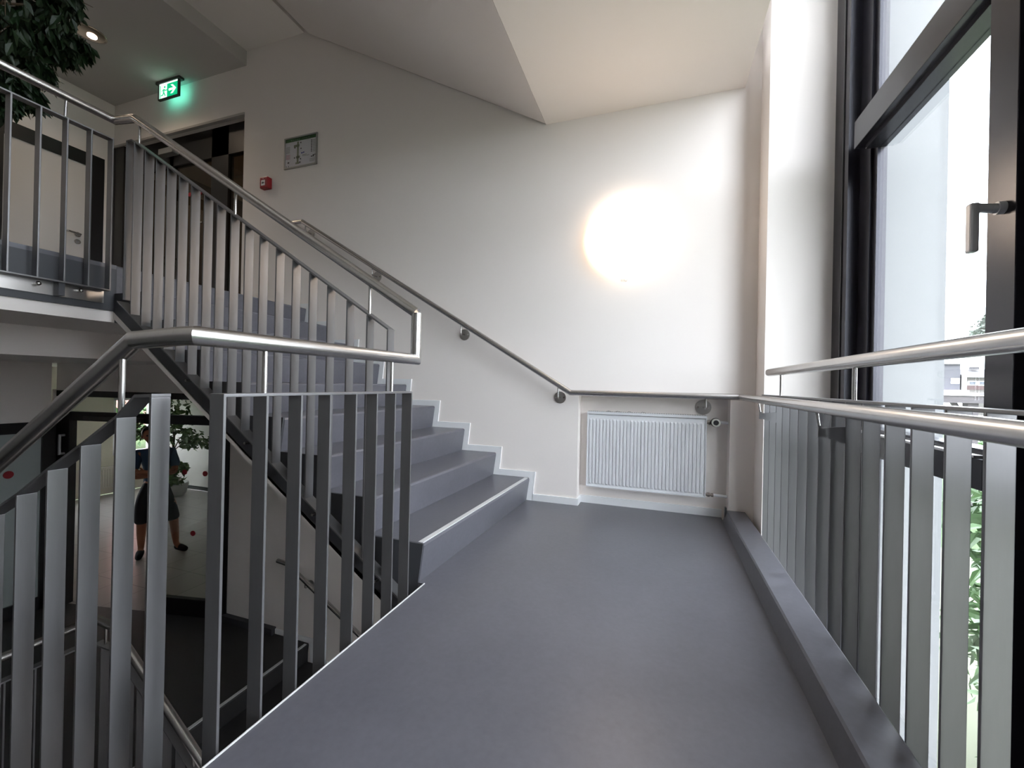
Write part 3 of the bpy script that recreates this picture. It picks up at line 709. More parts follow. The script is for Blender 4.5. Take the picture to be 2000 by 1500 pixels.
# ------------------------------------------------------------------ downlight
def downlight(x, y, label):
    dl = thing('downlight', label, 'lamp', (x, y, 3.88), 'ceiling spots of the upper floor')
    obj('reflector', MB().lathe([(0.118, -0.004), (0.105, -0.005), (0.10, -0.002), (0.105, 0.0)], (x, y, 3.88), 'z', 40), M['reflector'], dl)
    obj('inner_bowl', MB().lathe([(0.004, -0.0015), (0.10, -0.003), (0.10, -0.001), (0.004, -0.0005)], (x, y, 3.88), 'z', 40), M['bowl'], dl)
    obj('bulb', MB().ball((x - 0.015, y + 0.025, 3.872), 0.035, (1, 1, 0.35)), M['bulb'], dl)
    ld = bpy.data.lights.new('downlight_beam', 'SPOT'); ld.energy = 26; ld.color = (1.0, 0.78, 0.58); ld.spot_size = math.radians(150); ld.spot_blend = 0.9; ld.shadow_soft_size = 0.08
    lo = bpy.data.objects.new('downlight_beam', ld); COL.objects.link(lo); lo.parent = dl; lo.location = (0, 0, -0.03)
downlight(-4.82, 2.285, 'round recessed ceiling spot glowing just right of the hanging leaves')
downlight(-4.82, 0.45, 'added round ceiling spot, unseen behind the tree, warming the left of the upper floor')  # unseen spot, added to warm the upper left walls

# ------------------------------------------------------------------ upper glazed doors (flush with back wall)
sf = struct_root('door_1', (-4.8, D, FL), 'dark framed glazed doors on the upper floor', 'door')
X_a, X_b, ZT = -5.83, -3.84, 3.43
b = MB()
yy0, yy1 = D + 0.10, D + 0.16
b.box(X_a, X_b, yy0, yy1, ZT - 0.30, ZT); b.box(X_a, X_a + 0.16, D + 0.01, yy1, FL, ZT); b.box(X_b - 0.07, X_b, yy0, yy1, FL, ZT)
b.box(-4.42, -4.18, yy0, yy1, FL, ZT)
b.box(-5.06, -5.0, yy0, yy1, FL, ZT)
b.box(X_a, -4.18, yy0, yy1, FL, FL + 0.10)
obj('frame', b, M['black'], sf)
obj('head_profile', MB().box(X_a, X_b, D - 0.006, D + 0.03, ZT - 0.022, ZT), M['mark'], sf)
b = MB(); b.box(X_a + .06, -5.06, yy0 + 0.02, yy0 + 0.026, FL + .1, ZT - 0.3); b.box(-5.0, -4.42, yy0 + 0.02, yy0 + 0.026, FL + .1, ZT - .3); b.box(-4.18, X_b - .07, yy0 + 0.02, yy0 + 0.026, FL, ZT - .3)
obj('pane', b, M['brownglass'], sf)
obj('door_closer', MB().box(-5.12, -4.90, D + 0.02, D + 0.09, 3.23, 3.29, 0.004), M['plan_frame'], sf)
obj('door_handle', MB().tube([(-4.47, yy0, 2.45), (-4.47, yy0 - 0.05, 2.45), (-4.56, yy0 - 0.05, 2.45)], 0.008, 10), M['steel'], sf)
obj('red_sticker', MB().cyl((-4.60, yy0 + 0.014, 2.80), (-4.60, yy0 + 0.02, 2.80), 0.022, 20).cyl((-4.76, yy0 + 0.014, 2.80), (-4.76, yy0 + 0.02, 2.80), 0.022, 20), M['reddot'], sf)
struct('wall_recess_left', MB().box(-5.98, -5.83, D, 5.2, 1.16, 4.05), M['darkskirt'], 'corridor side wall behind the upper doors', 'wall')
struct('wall_corridor', MB().box(-5.98, -3.5, 5.0, 5.2, 1.16, 3.6), M['brown'], 'brown corridor wall behind the upper doors', 'wall')
struct('wall_recess_right', MB().box(-3.84, -3.7, D + 0.45, 5.2, 1.16, 3.6), M['brown'], 'corridor wall behind the back wall', 'wall')
slab('floor_corridor', M['darkskirt'], -5.83, -3.84, D, 5.0, 1.3, FL, 'corridor floor behind the upper doors')
slab('ceiling_corridor', M['ceiling'], -5.83, -3.84, D + 0.17, 5.0, 3.45, 3.6, 'corridor ceiling', 'ceiling')
cb = obj('cardboard_box', MB().box(-4.02, -3.86, 3.5, 3.7, FL, 1.78, 0.004), M['brown']); tag(cb, 'small brown box behind the glass of the upper doors', 'box')
ld = bpy.data.lights.new('corridor_glow', 'AREA'); ld.energy = 4; ld.color = (1.0, 0.8, 0.55); ld.size = 0.5
lo = bpy.data.objects.new('corridor_fill_light', ld); COL.objects.link(lo)
cl = thing('corridor_fill_lamp', 'added square lamp, out of view, lighting the corridor behind the upper doors', 'lamp', (-5.0, 4.2, 3.44))  # unseen lamp added to light the corridor dimly
obj('housing', MB().box(-5.25, -4.75, 3.95, 4.45, 3.425, 3.448), M['lamp_base'], cl)
lo.parent = cl; lo.location = (0, 0, -0.03)

# ------------------------------------------------------------------ upper left door
dr = struct_root('door_2', (-5.83, 2.5, FL), 'grey door with black frame behind the upper railing', 'door')
b = MB(); b.box(-5.845, -5.80, 2.80, 2.905, FL, 3.225); b.box(-5.845, -5.80, 2.03, 2.15, FL, 3.225); b.box(-5.845, -5.80, 2.15, 2.80, 3.09, 3.225)
obj('frame', b, M['black'], dr)
lf = obj('door_leaf', MB().box(-5.83, -5.815, 2.15, 2.80, FL, 3.09), M['doorleaf'], dr)
hd = obj('door_handle', MB().cyl((-5.815, 2.695, 2.33), (-5.803, 2.695, 2.33), 0.026, 20).tube([(-5.81, 2.695, 2.33), (-5.765, 2.695, 2.33), (-5.76, 2.60, 2.335), (-5.765, 2.575, 2.335)], 0.010, 12), M['steel'], lf)
obj('lock_rosette', MB().cyl((-5.815, 2.695, 2.255), (-5.803, 2.695, 2.255), 0.026, 20).cyl((-5.803, 2.695, 2.255), (-5.80, 2.695, 2.258), 0.011, 12), M['steel'], lf)

# ------------------------------------------------------------------ lower left milky glass wall
gw = struct_root('window_2', (-5.83, 1.5, -FL), 'milky glass wall of the lower floor with a red dot', 'glass wall')
b = MB(); b.box(-5.86, -5.80, YN, 2.52, 0.275, 0.38); b.box(-5.86, -5.80, YN, 2.52, -FL, -1.37); b.box(-5.86, -5.80, 2.46, 2.56, -FL, 0.38)
obj('frame', b, M['black'], gw)
obj('pane', MB().box(-5.835, -5.825, YN, 2.46, -1.37, 0.275), M['frost'], gw)
obj('red_sticker', MB().cyl((-5.825, 2.238, -0.111), (-5.821, 2.238, -0.111), 0.036, 24), M['reddot'], gw)
struct('wall_lower_left', MB().box(-5.98, -5.81, YN, 2.52, 0.38, 1.0), M['wall'], 'wall above the milky glass of the lower floor', 'wall')

# ------------------------------------------------------------------ lower glazed doors (angled plane)
A = Vector((-5.87, 2.585, 0)); B = Vector((-3.93, 2.985, 0)); dv = (B - A).normalized(); nv = Vector((dv.y, -dv.x, 0))   # nv points to the stairwell
L = (B - A).length
def PL(u, z, off=0.0): 
    p = A + dv * u + nv * off; return (p.x, p.y, z)
def pbox(b, u0, u1, z0, z1, o0, o1):
    V = [PL(u, z, o) for u, z, o in ((u0, z0, o0), (u1, z0, o0), (u1, z1, o0), (u0, z1, o0), (u0, z0, o1), (u1, z0, o1), (u1, z1, o1), (u0, z1, o1))]
    vs = [b.bm.verts.new(p) for p in V]
    fs = [b.bm.faces.new([vs[i] for i in q]) for q in ((0, 1, 2, 3), (7, 6, 5, 4), (0, 4, 5, 1), (1, 5, 6, 2), (2, 6, 7, 3), (3, 7, 4, 0))]
    bmesh.ops.recalc_face_normals(b.bm, faces=fs)
    return b
lsf = struct_root('door_3', (-4.9, 2.79, -FL), 'black framed glass doors of the lower floor, left leaf open', 'door')
b = MB()
pbox(b, 0, L, 0.630, 0.692, -0.06, 0); pbox(b, 0.1, L, 0.385, 0.475, -0.06, 0); pbox(b, L - 0.10, L, -FL, 0.63, -0.06, 0); pbox(b, 0.0, 0.19, -FL, 0.475, -0.05, 0.02)
pbox(b, 1.11, 1.13, -FL, 0.385, -0.05, 0); pbox(b, 0.02, 0.06, 0.385, 0.63, -0.06, 0)
obj('frame', b, M['black'], lsf)
obj('door_closer_rail', pbox(MB(), 0.35, 1.05, 0.400, 0.435, 0, 0.02), M['sign_frame'], lsf)
lfr = obj('base_panel', pbox(MB(), 1.13, L - 0.10, -FL, -1.33, -0.05, 0), M['black'], lsf)
b = MB(); pbox(b, 1.13, L - 0.1, -1.33, 0.385, -0.03, -0.024); pbox(b, 0.06, L - 0.1, 0.475, 0.63, -0.03, -0.024)
pn = obj('pane', b, M['glass_in'], lsf)
def dot(u, z, r=0.026):
    b = MB(); c = PL(u, z, -0.02); n_ = 20
    ring = [PL(u + r * math.cos(2 * PI * k / n_), z + r * math.sin(2 * PI * k / n_), -0.018) for k in range(n_)]
    ring2 = [PL(u + r * math.cos(2 * PI * k / n_), z + r * math.sin(2 * PI * k / n_), -0.023) for k in range(n_)]
    va = [b.bm.verts.new(p) for p in ring]; vb = [b.bm.verts.new(p) for p in ring2]
    b.bm.faces.new(va); b.bm.faces.new(vb[::-1])
    for k in range(n_): b.bm.faces.new([va[k], vb[k], vb[(k + 1) % n_], va[(k + 1) % n_]])
    return b
for (x, z) in ((-4.195, -0.092), (-4.312, -0.686), (-4.416, -0.087)):
    obj('red_sticker', dot((Vector((x, A.y + (x - A.x) * dv.y / dv.x, 0)) - A).length, z), M['reddot'], lsf)
b = MB(); b.tube([PL(0.135, 0.235, 0.02), PL(0.135, 0.235, 0.06), PL(0.135, 0.05, 0.06), PL(0.135, 0.05, 0.02)], 0.012, 12)
obj('pull_handle', b, M['plan_frame'], lsf)
# wall above
b = MB(); pbox(b, 0, L + 0.03, 0.692, 1.2, -0.12, 0.0); pbox(b, -0.02, 0.0, -FL, 0.70, -0.12, 0.02)
struct('wall_above_lower_doors', b, M['wall'], 'wall above the lower glass doors', 'wall')
struct('wall_lower_infill', MB().box(-3.98, -3.84, D, D + 0.45, -3.2, 1.2), M['wall'], 'end of the back wall at the lower doors', 'wall')
# ------------------------------------------------------------------ room behind the lower doors
slab('floor_room', M['tile'], -10.35, -3.90, 0.0, 6.25, -1.7, -FL - 0.004, 'grey tiled floor of the room behind the glass doors')
b = MB()
WX = -10.35
b.box(WX - 0.15, WX, 0.0, 2.6, -FL, 1.1); b.box(WX - 0.15, WX, 4.3, 5.42, -FL, 1.1); b.box(WX - 0.15, WX, 6.12, 6.4, -FL, 1.1)
b.box(WX - 0.15, WX, 2.6, 4.3, -FL, -0.7); b.box(WX - 0.15, WX, 2.6, 4.3, 0.55, 1.1)
b.box(WX - 0.15, WX, 5.42, 6.12, -FL, -0.75); b.box(WX - 0.15, WX, 5.42, 6.12, 0.42, 1.1)
struct('wall_room_left', b, M['cream'], 'cream wall with windows and radiators in the lower room', 'wall')
struct('wall_room_back', MB().box(WX, -3.9, 6.25, 6.4, -FL, 1.1), M['wall'], 'pale back wall of the lower room', 'wall')
struct('wall_room_right', MB().box(-3.98, -3.84, 3.45, 6.25, -FL, 1.1), M['wall'], 'right wall of the lower room', 'wall')
struct('wall_room_near', MB().box(WX, -5.98, -0.15, 0.0, -FL, 1.1), M['wall'], 'near wall of the lower room', 'wall')
b = MB().box(WX, -5.83, 0.0, 6.25, 1.0, 1.15).box(-5.83, -3.9, 3.1, 6.25, 1.0, 1.15)
struct('ceiling_room', b, M['ceiling'], 'ceiling of the lower room', 'ceiling')
struct('baseboard_room', MB().box(WX, -3.98, 6.235, 6.25, -FL, -1.42), M['darkskirt'], 'dark skirting in the lower room', 'skirting')
def pvc_window(name, x, y0, y1, z0, z1, label, bars):
    r = struct_root(name, (x, (y0 + y1) / 2, z0), label, 'window')
    b = MB(); t = 0.06
    b.box(x - 0.10, x - 0.04, y0, y1, z0, z0 + t); b.box(x - 0.10, x - 0.04, y0, y1, z1 - t, z1)
    b.box(x - 0.10, x - 0.04, y0, y0 + t, z0, z1); b.box(x - 0.10, x - 0.04, y1 - t, y1, z0, z1)
    for yy in bars[0]: b.box(x - 0.10, x - 0.04, yy - t / 2, yy + t / 2, z0, z1)
    for zz in bars[1]: b.box(x - 0.10, x - 0.04, y0, y1, zz - t / 2, zz + t / 2)
    obj('window_frame', b, M['pvc'], r)
    obj('pane', MB().box(x - 0.074, x - 0.068, y0, y1, z0, z1), M['glass'], r)
pvc_window('window_3', WX, 5.42, 6.12, -0.75, 0.42, 'white framed window of the lower room behind the person', ([], [-0.02]))
pvc_window('window_4', WX, 2.6, 4.3, -0.7, 0.55, 'wide window of the lower room', ([3.45], []))
for k, (ya, yb) in enumerate(((4.42, 5.02), (5.08, 5.66))):
    r2 = thing('radiator', ['cream panel radiator in the lower room, the left one of two', 'cream panel radiator in the lower room, partly below the window'][k], 'radiator', (WX + 0.10, (ya + yb) / 2, -1.42), 'radiators in the lower room')
    b = MB().box(WX + 0.03, WX + 0.085, ya, yb, -1.36, -0.96)
    n_ = 14; w_ = (yb - ya) / n_
    for i in range(n_): b.box(WX + 0.08, WX + 0.093, ya + (i + 0.2) * w_, ya + (i + 0.8) * w_, -1.33, -0.99)
    obj('panel', b, M['rad_warm'], r2)
    obj('cover_frame', MB().box(WX + 0.02, WX + 0.10, ya - 0.005, yb + 0.005, -0.96, -0.945), M['rad_warm'], r2)
    obj('pipe', MB().cyl((WX + 0.05, yb - 0.03, -FL), (WX + 0.05, yb - 0.03, -1.35), 0.01, 10), M['rad_warm'], r2)
# ------------------------------------------------------------------ plants
def leaf_cloud(b, centers, n, size, droop=0.5, wide=0.4, outline=None):
    """centers: (point, radius); leaves are folded, pointed, with real curvature"""
    for _ in range(n):
        c, r, sq = random.choice(centers)
        while True:
            d = Vector((random.uniform(-1, 1), random.uniform(-1, 1), random.uniform(-1, 1)))
            if 0.05 < d.length < 1: break
        p = Vector(c) + Vector((d.x * r, d.y * r, d.z * r * sq))
        ax = Vector((random.uniform(-1, 1), random.uniform(-1, 1), random.uniform(-1, 0.5) - droop)).normalized()
        side = ax.cross(Vector((random.uniform(-1, 1), random.uniform(-1, 1), random.uniform(-1, 1)))).normalized()
        nn = ax.cross(side)
        L_ = size * random.uniform(0.7, 1.25); w_ = L_ * wide * 0.5
        q = [p, p + ax * L_ * 0.35 + side * w_ + nn * w_ * 0.3, p + ax * L_ * 0.75 + side * w_ * 0.55 - nn * L_ * 0.03, p + ax * L_ - nn * L_ * 0.12,
             p + ax * L_ * 0.75 - side * w_ * 0.55 - nn * L_ * 0.03, p + ax * L_ * 0.35 - side * w_ + nn * w_ * 0.3]
        m0 = p + ax * L_ * 0.35; m1 = p + ax * L_ * 0.75 - nn * L_ * 0.05
        vs = [b.bm.verts.new(x) for x in q] + [b.bm.verts.new(m0), b.bm.verts.new(m1)]
        for f in ((0, 1, 6), (1, 2, 7, 6), (2, 3, 7), (3, 4, 7), (4, 5, 6, 7), (5, 0, 6)):
            b.bm.faces.new([vs[i] for i in f])
    return b
def branches(b, base, centers, r0):
    for c, r, sq in centers:
        c = Vector(c); a = Vector(base); m = a.lerp(c, 0.5) + Vector((0, 0, 0.12 * (c - a).length))
        b.tube([a, m, c], r0, 8, True, [r0, r0 * 0.7, r0 * 0.35])
        for _ in range(5):
            e = c + Vector((random.uniform(-1, 1) * r, random.uniform(-1, 1) * r, random.uniform(-1, 0.6) * r * sq))
            b.tube([c, e], r0 * 0.3, 6, True, [r0 * 0.3, r0 * 0.12])
    return b
# tall ficus on the upper floor
fc = [((-3.75, 1.38, 3.12), 0.26, 1.0), ((-3.75, 1.30, 2.85), 0.22, 0.9), ((-3.75, 1.58, 3.22), 0.15, 0.9), ((-3.75, 1.55, 3.02), 0.15, 0.9), ((-3.75, 1.45, 2.78), 0.12, 1.0), ((-3.75, 1.62, 3.36), 0.12, 0.8),
      ((-3.75, 1.64, 2.99), 0.08, 0.8), ((-3.75, 1.72, 3.09), 0.06, 0.9), ((-3.75, 1.38, 2.62), 0.10, 1.1), ((-3.75, 1.37, 2.50), 0.07, 1.2), ((-3.75, 1.49, 2.60), 0.05, 1.4), ((-3.75, 1.55, 2.78), 0.06, 1.0),
      ((-3.95, 1.05, 3.15), 0.42, 1.0), ((-4.0, 0.85, 2.8), 0.40, 1.0), ((-4.05, 1.15, 3.45), 0.30, 0.8)]
pt = thing('potted_tree', 'tall dark weeping fig with drooping leaves on the upper floor behind the railing', 'plant', (-3.9, 0.95, FL))
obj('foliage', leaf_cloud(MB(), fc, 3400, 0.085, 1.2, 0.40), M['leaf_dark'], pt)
b = MB().tube([(-3.9, 0.95, FL + 0.3), (-3.88, 0.97, 2.2), (-3.9, 0.98, 2.7)], 0.03, 10, True, [0.035, 0.028, 0.02]); branches(b, (-3.9, 0.98, 2.6), fc, 0.014)
obj('trunk', b, M['bark'], pt)
pp = obj('pot', MB().lathe([(0.14, 0), (0.20, 0.34), (0.21, 0.36), (0.19, 0.36), (0.18, 0.32), (0.01, 0.32)], (-3.9, 0.95, FL), 'z', 32), M['pot'], pt)
# plant in the lower room
lc = [((-9.1, 5.8, -0.03), 0.40, 0.7), ((-8.75, 5.72, -0.25), 0.34, 0.55), ((-9.55, 5.45, -0.2), 0.28, 0.6), ((-8.5, 5.75, -0.38), 0.26, 0.5), ((-9.15, 5.75, 0.28), 0.34, 0.6), ((-9.0, 5.7, -0.92), 0.26, 0.6), ((-9.0, 5.65, -1.15), 0.22, 0.4), ((-8.85, 5.6, -0.85), 0.2, 0.4)]
pl = thing('potted_tree', 'leafy potted plant standing behind the person in the lower room', 'plant', (-9.05, 5.75, -FL))
obj('foliage', leaf_cloud(MB(), lc, 620, 0.13, 0.2, 0.55), M['leaf_mid'], pl)
b = MB().tube([(-9.05, 5.75, -1.2), (-9.1, 5.75, -0.4)], 0.03, 8, True, [0.03, 0.02]); branches(b, (-9.08, 5.75, -0.6), lc[:5], 0.012)
obj('trunk', b, M['bark'], pl)
obj('pot', MB().lathe([(0.15, 0), (0.2, 0.05), (0.24, 0.22), (0.235, 0.26), (0.21, 0.26), (0.2, 0.2), (0.01, 0.2)], (-9.05, 5.75, -FL), 'z', 28), M['pot'], pl)

# ------------------------------------------------------------------ person
def person():
    root = thing('person', 'person in navy t-shirt and dark knee-length shorts with folded arms behind the glass', 'person', (-6.2, 3.76, -FL))
    O = Vector((-6.29, 3.76, -FL)); S = 1.66 / 1.75
    # local frame: facing the camera
    f = Vector((6.2, -3.76, 0)).normalized(); rgt = Vector((-f.y, f.x, 0))        # rgt = image right
    def W_(x, y, z): return O + (rgt * x + f * y + Vector((0, 0, z))) * S        # x right in picture, y toward viewer
    def skinned(name, verts, edges, m, parent, lvl=2):
        me = bpy.data.meshes.new(name)
        base = origin_of(parent)
        me.from_pydata([tuple(W_(*v[:3]) - base) for v in verts], [(a, b) for a, b in edges], [])
        me.materials.append(m)
        o = bpy.data.objects.new(name, me); COL.objects.link(o); o.parent = parent
        sk = o.modifiers.new('skin', 'SKIN'); sk.use_smooth_shade = True
        for i, v in enumerate(verts):
            me.skin_vertices[0].data[i].radius = (v[3] * S, (v[4] if len(v) > 4 else v[3]) * S)
        me.skin_vertices[0].data[0].use_root = True
        sb = o.modifiers.new('smooth', 'SUBSURF'); sb.levels = lvl; sb.render_levels = lvl
        return o
    V = [(0, 0, 0.95, .10, .085), (0, 0, 1.10, .12, .09), (0, 0.0, 1.28, .135, .10), (0, 0, 1.42, .11, .085), (-.01, 0.0, 1.50, .055), (-.035, 0.01, 1.57, .05), (-.055, 0.02, 1.63, .078, .088), (-.06, 0.02, 1.70, .080, .09), (-.06, 0.01, 1.745, .05),
         (-.085, 0, 0.86, .078), (-.13, .02, 0.70, .085), (-.13, .03, 0.50, .062), (-.13, .01, 0.30, .055), (-.13, -.01, .10, .036), (-.14, 0.06, 0.045, .035), (-.15, .14, .03, .028),
         (.085, 0, 0.86, .078), (.17, .03, 0.70, .085), (.21, .05, 0.50, .062), (.23, .03, 0.30, .055), (.25, .02, .10, .036), (.29, 0.07, 0.045, .035), (.34, .13, .03, .028),
         (-.165, 0, 1.42, .055), (-.215, .02, 1.25, .048), (-.215, .07, 1.11, .040), (-.08, .17, 1.13, .036), (.06, .18, 1.16, .03),
         (.165, 0, 1.42, .055), (.215, .02, 1.25, .048), (.215, .07, 1.13, .040), (.08, .20, 1.15, .036), (-.07, .21, 1.18, .03),
         (.13, .18, 1.17, .024), (-.14, .20, 1.19, .024)]
    E = [(0, 1), (1, 2), (2, 3), (3, 4), (4, 5), (5, 6), (6, 7), (7, 8), (0, 9), (9, 10), (10, 11), (11, 12), (12, 13), (13, 14), (14, 15), (0, 16), (16, 17), (17, 18), (18, 19), (19, 20), (20, 21), (21, 22),
         (3, 23), (23, 24), (24, 25), (25, 26), (26, 27), (3, 28), (28, 29), (29, 30), (30, 31), (31, 32), (27, 33), (32, 34)]
    # fingers of both folded hands
    for hx_, sgn, y_, z_, src in ((.13, 1, .18, 1.17, 33), (-.14, -1, .20, 1.19, 34)):
        for k in range(4):
            i0 = len(V); V.append((hx_ + sgn * .035, y_ - .005, z_ + .027 - .018 * k, .009)); V.append((hx_ + sgn * (.075 - .004 * abs(k - 1)), y_ - .035, z_ + .024 - .018 * k, .0075))
            E += [(src, i0), (i0, i0 + 1)]
        i0 = len(V); V.append((hx_ - sgn * .005, y_ + .005, z_ + .045, .010)); V.append((hx_ + sgn * .02, y_ + .0, z_ + .062, .009)); E += [(src, i0), (i0, i0 + 1)]
    body = skinned('body', V, E, M['skin'], root)
    skinned('t_shirt', [(0, 0, 0.90, .155, .12), (0, 0, 1.05, .155, .12), (0, 0, 1.28, .16, .125), (0, 0, 1.42, .125, .10), (0, 0, 1.475, .06), (-.165, 0, 1.42, .07), (-.215, .02, 1.27, .066), (-.22, .035, 1.19, .062), (.165, 0, 1.42, .07), (.215, .02, 1.27, .066), (.22, .035, 1.19, .062)],
            [(0, 1), (1, 2), (2, 3), (3, 4), (3, 5), (5, 6), (6, 7), (3, 8), (8, 9), (9, 10)], M['shirt'], root)
    skinned('shorts', [(0, 0, 1.06, .135, .105), (0, 0, .93, .155, .125), (-.085, 0, .84, .112), (-.12, .02, .70, .10), (-.13, .03, .52, .088), (-.13, .03, .44, .085), (.085, 0, .84, .112), (.15, .03, .70, .10), (.20, .045, .52, .088), (.215, .045, .44, .085)],
            [(0, 1), (1, 2), (2, 3), (3, 4), (4, 5), (1, 6), (6, 7), (7, 8), (8, 9)], M['shorts'], root)
    skinned('shoe', [(-.13, -.05, .05, .045), (-.14, .05, .05, .05), (-.15, .15, .035, .042), (-.152, .19, .03, .03)], [(0, 1), (1, 2), (2, 3)], M['shorts'], root)
    skinned('shoe', [(.24, -.03, .05, .045), (.29, .05, .05, .05), (.345, .13, .035, .042), (.37, .16, .03, .03)], [(0, 1), (1, 2), (2, 3)], M['shorts'], root)
    h = MB()
    for k in range(1):
        c = W_(-.06, 0.0, 1.70); h.ball(c, 0.098 * S, (1, 1, 0.95))
    # keep the cap behind the face
    kill = [v for v in h.bm.verts if (v.co - W_(-.06, 0.02, 1.665)).dot(f) > 0.045 * S and v.co.z < W_(0, 0, 1.735).z]
    bmesh.ops.delete(h.bm, geom=kill, context='VERTS')
    obj('hair', h, M['hair'], root)
    fb_ = MB()
    for sx in (-.033, .033): fb_.ball(W_(sx - .058, .098, 1.665), 0.011 * S)
    obj('eyes', fb_, M['dark'], root)
    n_ = MB(); n_.ball(W_(-.057, .112, 1.635), 0.014 * S, (1, 1, 1.6)); 
    for sx in (-.085, .085): n_.ball(W_(sx - .057, .01, 1.645), 0.020 * S, (0.5, 0.7, 1.3))
    obj('nose_and_ears', n_, M['skin'], root)
    mt_ = MB(); mt_.ball(W_(-.054, .102, 1.595), 0.018 * S, (1.0, 1.0, 0.25)); obj('mouth', mt_, M['reddot'], root)
person()

# ------------------------------------------------------------------ stairwell window (window_1)
w1 = struct_root('window_1', (XW, 1.0, -1.5), 'tall dark framed stairwell window on the right', 'window')
ZB, ZTP = -0.70, 5.5
MUL = [(1.573, 1.468), (0.84, 0.74)]
b = MB()
b.box(XW, 0.99, 2.60, 2.78, ZB, ZTP)
obj('frame_panel', b, M['alu'], w1)
obj('frame_groove', MB().box(XW - 0.004, XW, 2.655, 2.668, ZB, ZTP), M['black'], w1)
b = MB().box(0.940, 0.99, 2.48, 2.60, ZB, ZTP).box(0.952, 0.99, 2.44, 2.48, ZB, ZTP)
obj('far_jamb', b, M['alu'], w1)
for y1_, y0_ in MUL:
    obj('mullion', MB().box(0.870, 0.985, y0_, y1_, ZB, ZTP, 0.002), M['alu'], w1)
    obj('sash_edge', MB().box(0.885, 0.975, y1_, y1_ + 0.012, ZB, ZTP).box(0.905, 0.985, y1_ + 0.012, y1_ + 0.04, ZB, ZTP), M['alu'], w1)
bays = [(2.44, 1.613), (0.74, 0.10)]  # second bay is out of view, sized to balance the daylight
obj('side_panel', MB().box(0.925, 0.985, 0.84, 1.468, ZB, ZTP), M['alu'], w1)
struct('wall_window_side', MB().box(0.86, 1.0, YN, 0.06, -0.70, 5.5), M['wall'], 'wall beside the tall window', 'wall')
for (ya, yb) in bays:
    yA = ya + (0.03 if ya > 2.4 else 0)
    tr = obj('transom', MB().box(0.870, 0.985, yb - 0.04, yA, 2.020, 2.150, 0.002).box(0.905, 0.985, yb - 0.02, ya, 2.00, 2.02), M['alu'], w1)
    tr2 = obj('transom', MB().box(0.870, 0.985, yb - 0.04, yA, 0.571, 0.660, 0.002).box(0.905, 0.98, yb - 0.02, ya, 0.660, 0.684), M['alu'], w1)
    obj('sky_glint_strip', MB().box(0.872, 0.903, yb, ya, 0.6605, 0.668), M['zinc'], tr2)  # pale strip stands in for sky reflected on the transom top
    obj('sill_frame', MB().box(0.870, 0.985, yb - 0.04, yA, ZB, ZB + 0.1), M['alu'], w1)
    for z0_, z1_ in ((ZB + 0.1, 0.571), (0.684, 2.0), (2.15, ZTP)):
        obj('pane', MB().box(0.958, 0.964, yb - 0.02, ya + 0.01, z0_, z1_), M['glass'], w1)
hb = MB().cyl((0.870, 1.512, 1.352), (0.855, 1.512, 1.352), 0.017, 20).cyl((0.855, 1.512, 1.352), (0.845, 1.512, 1.352), 0.013, 20)
hb.tube([(0.85, 1.512, 1.352), (0.812, 1.512, 1.358)], 0.0125, 14)
hb.box(0.796, 0.816, 1.500, 1.524, 1.235, 1.370, 0.005)
hh = obj('window_handle', hb, M['handle'], w1, label='angled metal window handle')
obj('key_lock', MB().cyl((0.806, 1.503, 1.345), (0.806, 1.501, 1.345), 0.004, 12), M['brass'], hh)
# facade parts closing the sides
struct('wall_window_head', MB().box(0.86, 1.0, YN, 2.78, 5.5, TOP + 0.1), M['wall'], 'wall above the tall window', 'wall')
struct('wall_window_base', MB().box(0.86, 1.0, YN, 2.78, -3.2, -0.70), M['wall'], 'wall below the tall window', 'wall')

# ------------------------------------------------------------------ outside
struct('wall_outside_wing', MB().box(1.0, 1.372, 2.76, 3.3, -1.8, 9.0), M['render'], 'white rendered wing wall outside the window', 'wall')
gr = struct('ground_outside', MB().box(1.0, 140, 9.0, 200, -1.9, -1.7), M['grass'], 'lawn outside the building', 'ground')
struct('ground_paving', MB().box(1.0, 140, -60, 9.0, -1.9, -1.7), M['paving'], 'planted ground in front of the building', 'ground')
struct('ground_behind', MB().box(-60, -10.6, -40, 60, -1.9, -1.7), M['grass'], 'grass behind the lower room', 'ground')
# shrub close to the window
sb = thing('flowering_shrub', 'green shrub with purple and withered flower spikes just outside the window', 'plant', (2.6, 3.4, -1.7))
sc = [((2.1, 3.15, 0.05), 0.42, 1.0), ((2.05, 2.9, -0.5), 0.42, 1.0), ((2.7, 3.5, 0.0), 0.55, 1.0), ((2.0, 2.65, -1.1), 0.4, 1.0), ((2.6, 3.6, -0.8), 0.7, 1.0), ((3.3, 4.3, 0.0), 0.7, 1.0), ((2.5, 2.7, -1.2), 0.6, 0.8), ((2.2, 2.3, -1.3), 0.5, 0.7), ((3.6, 5.2, -0.1), 0.7, 0.9)]
obj('foliage', leaf_cloud(MB(), sc, 9500, 0.15, 0.1, 0.30), M['leaf_light'], sb)
b = MB(); branches(b, (2.6, 3.4, -1.7), sc, 0.02); obj('stems', b, M['bark'], sb)
for i in range(14):
    c, r, q = random.choice(sc[:5]); e = Vector(c) + Vector((random.uniform(-.8, .5) * r, random.uniform(-.9, .3) * r, random.uniform(-.6, .8) * r))
    d = Vector((random.uniform(-1, 0.3), random.uniform(-1, 0), random.uniform(-.1, .9))).normalized()
    f_ = MB()
    for k in range(26):
        t = k / 26.0; p = e + d * 0.17 * t + Vector((random.uniform(-1, 1), random.uniform(-1, 1), random.uniform(-1, 1))) * 0.018 * (1.15 - t)
        f_.ball(p, 0.009, (1, 1, 1), 6, 4)
    obj('flower_spike', f_, M['flower'] if i % 3 == 0 else M['flower_old'], sb)
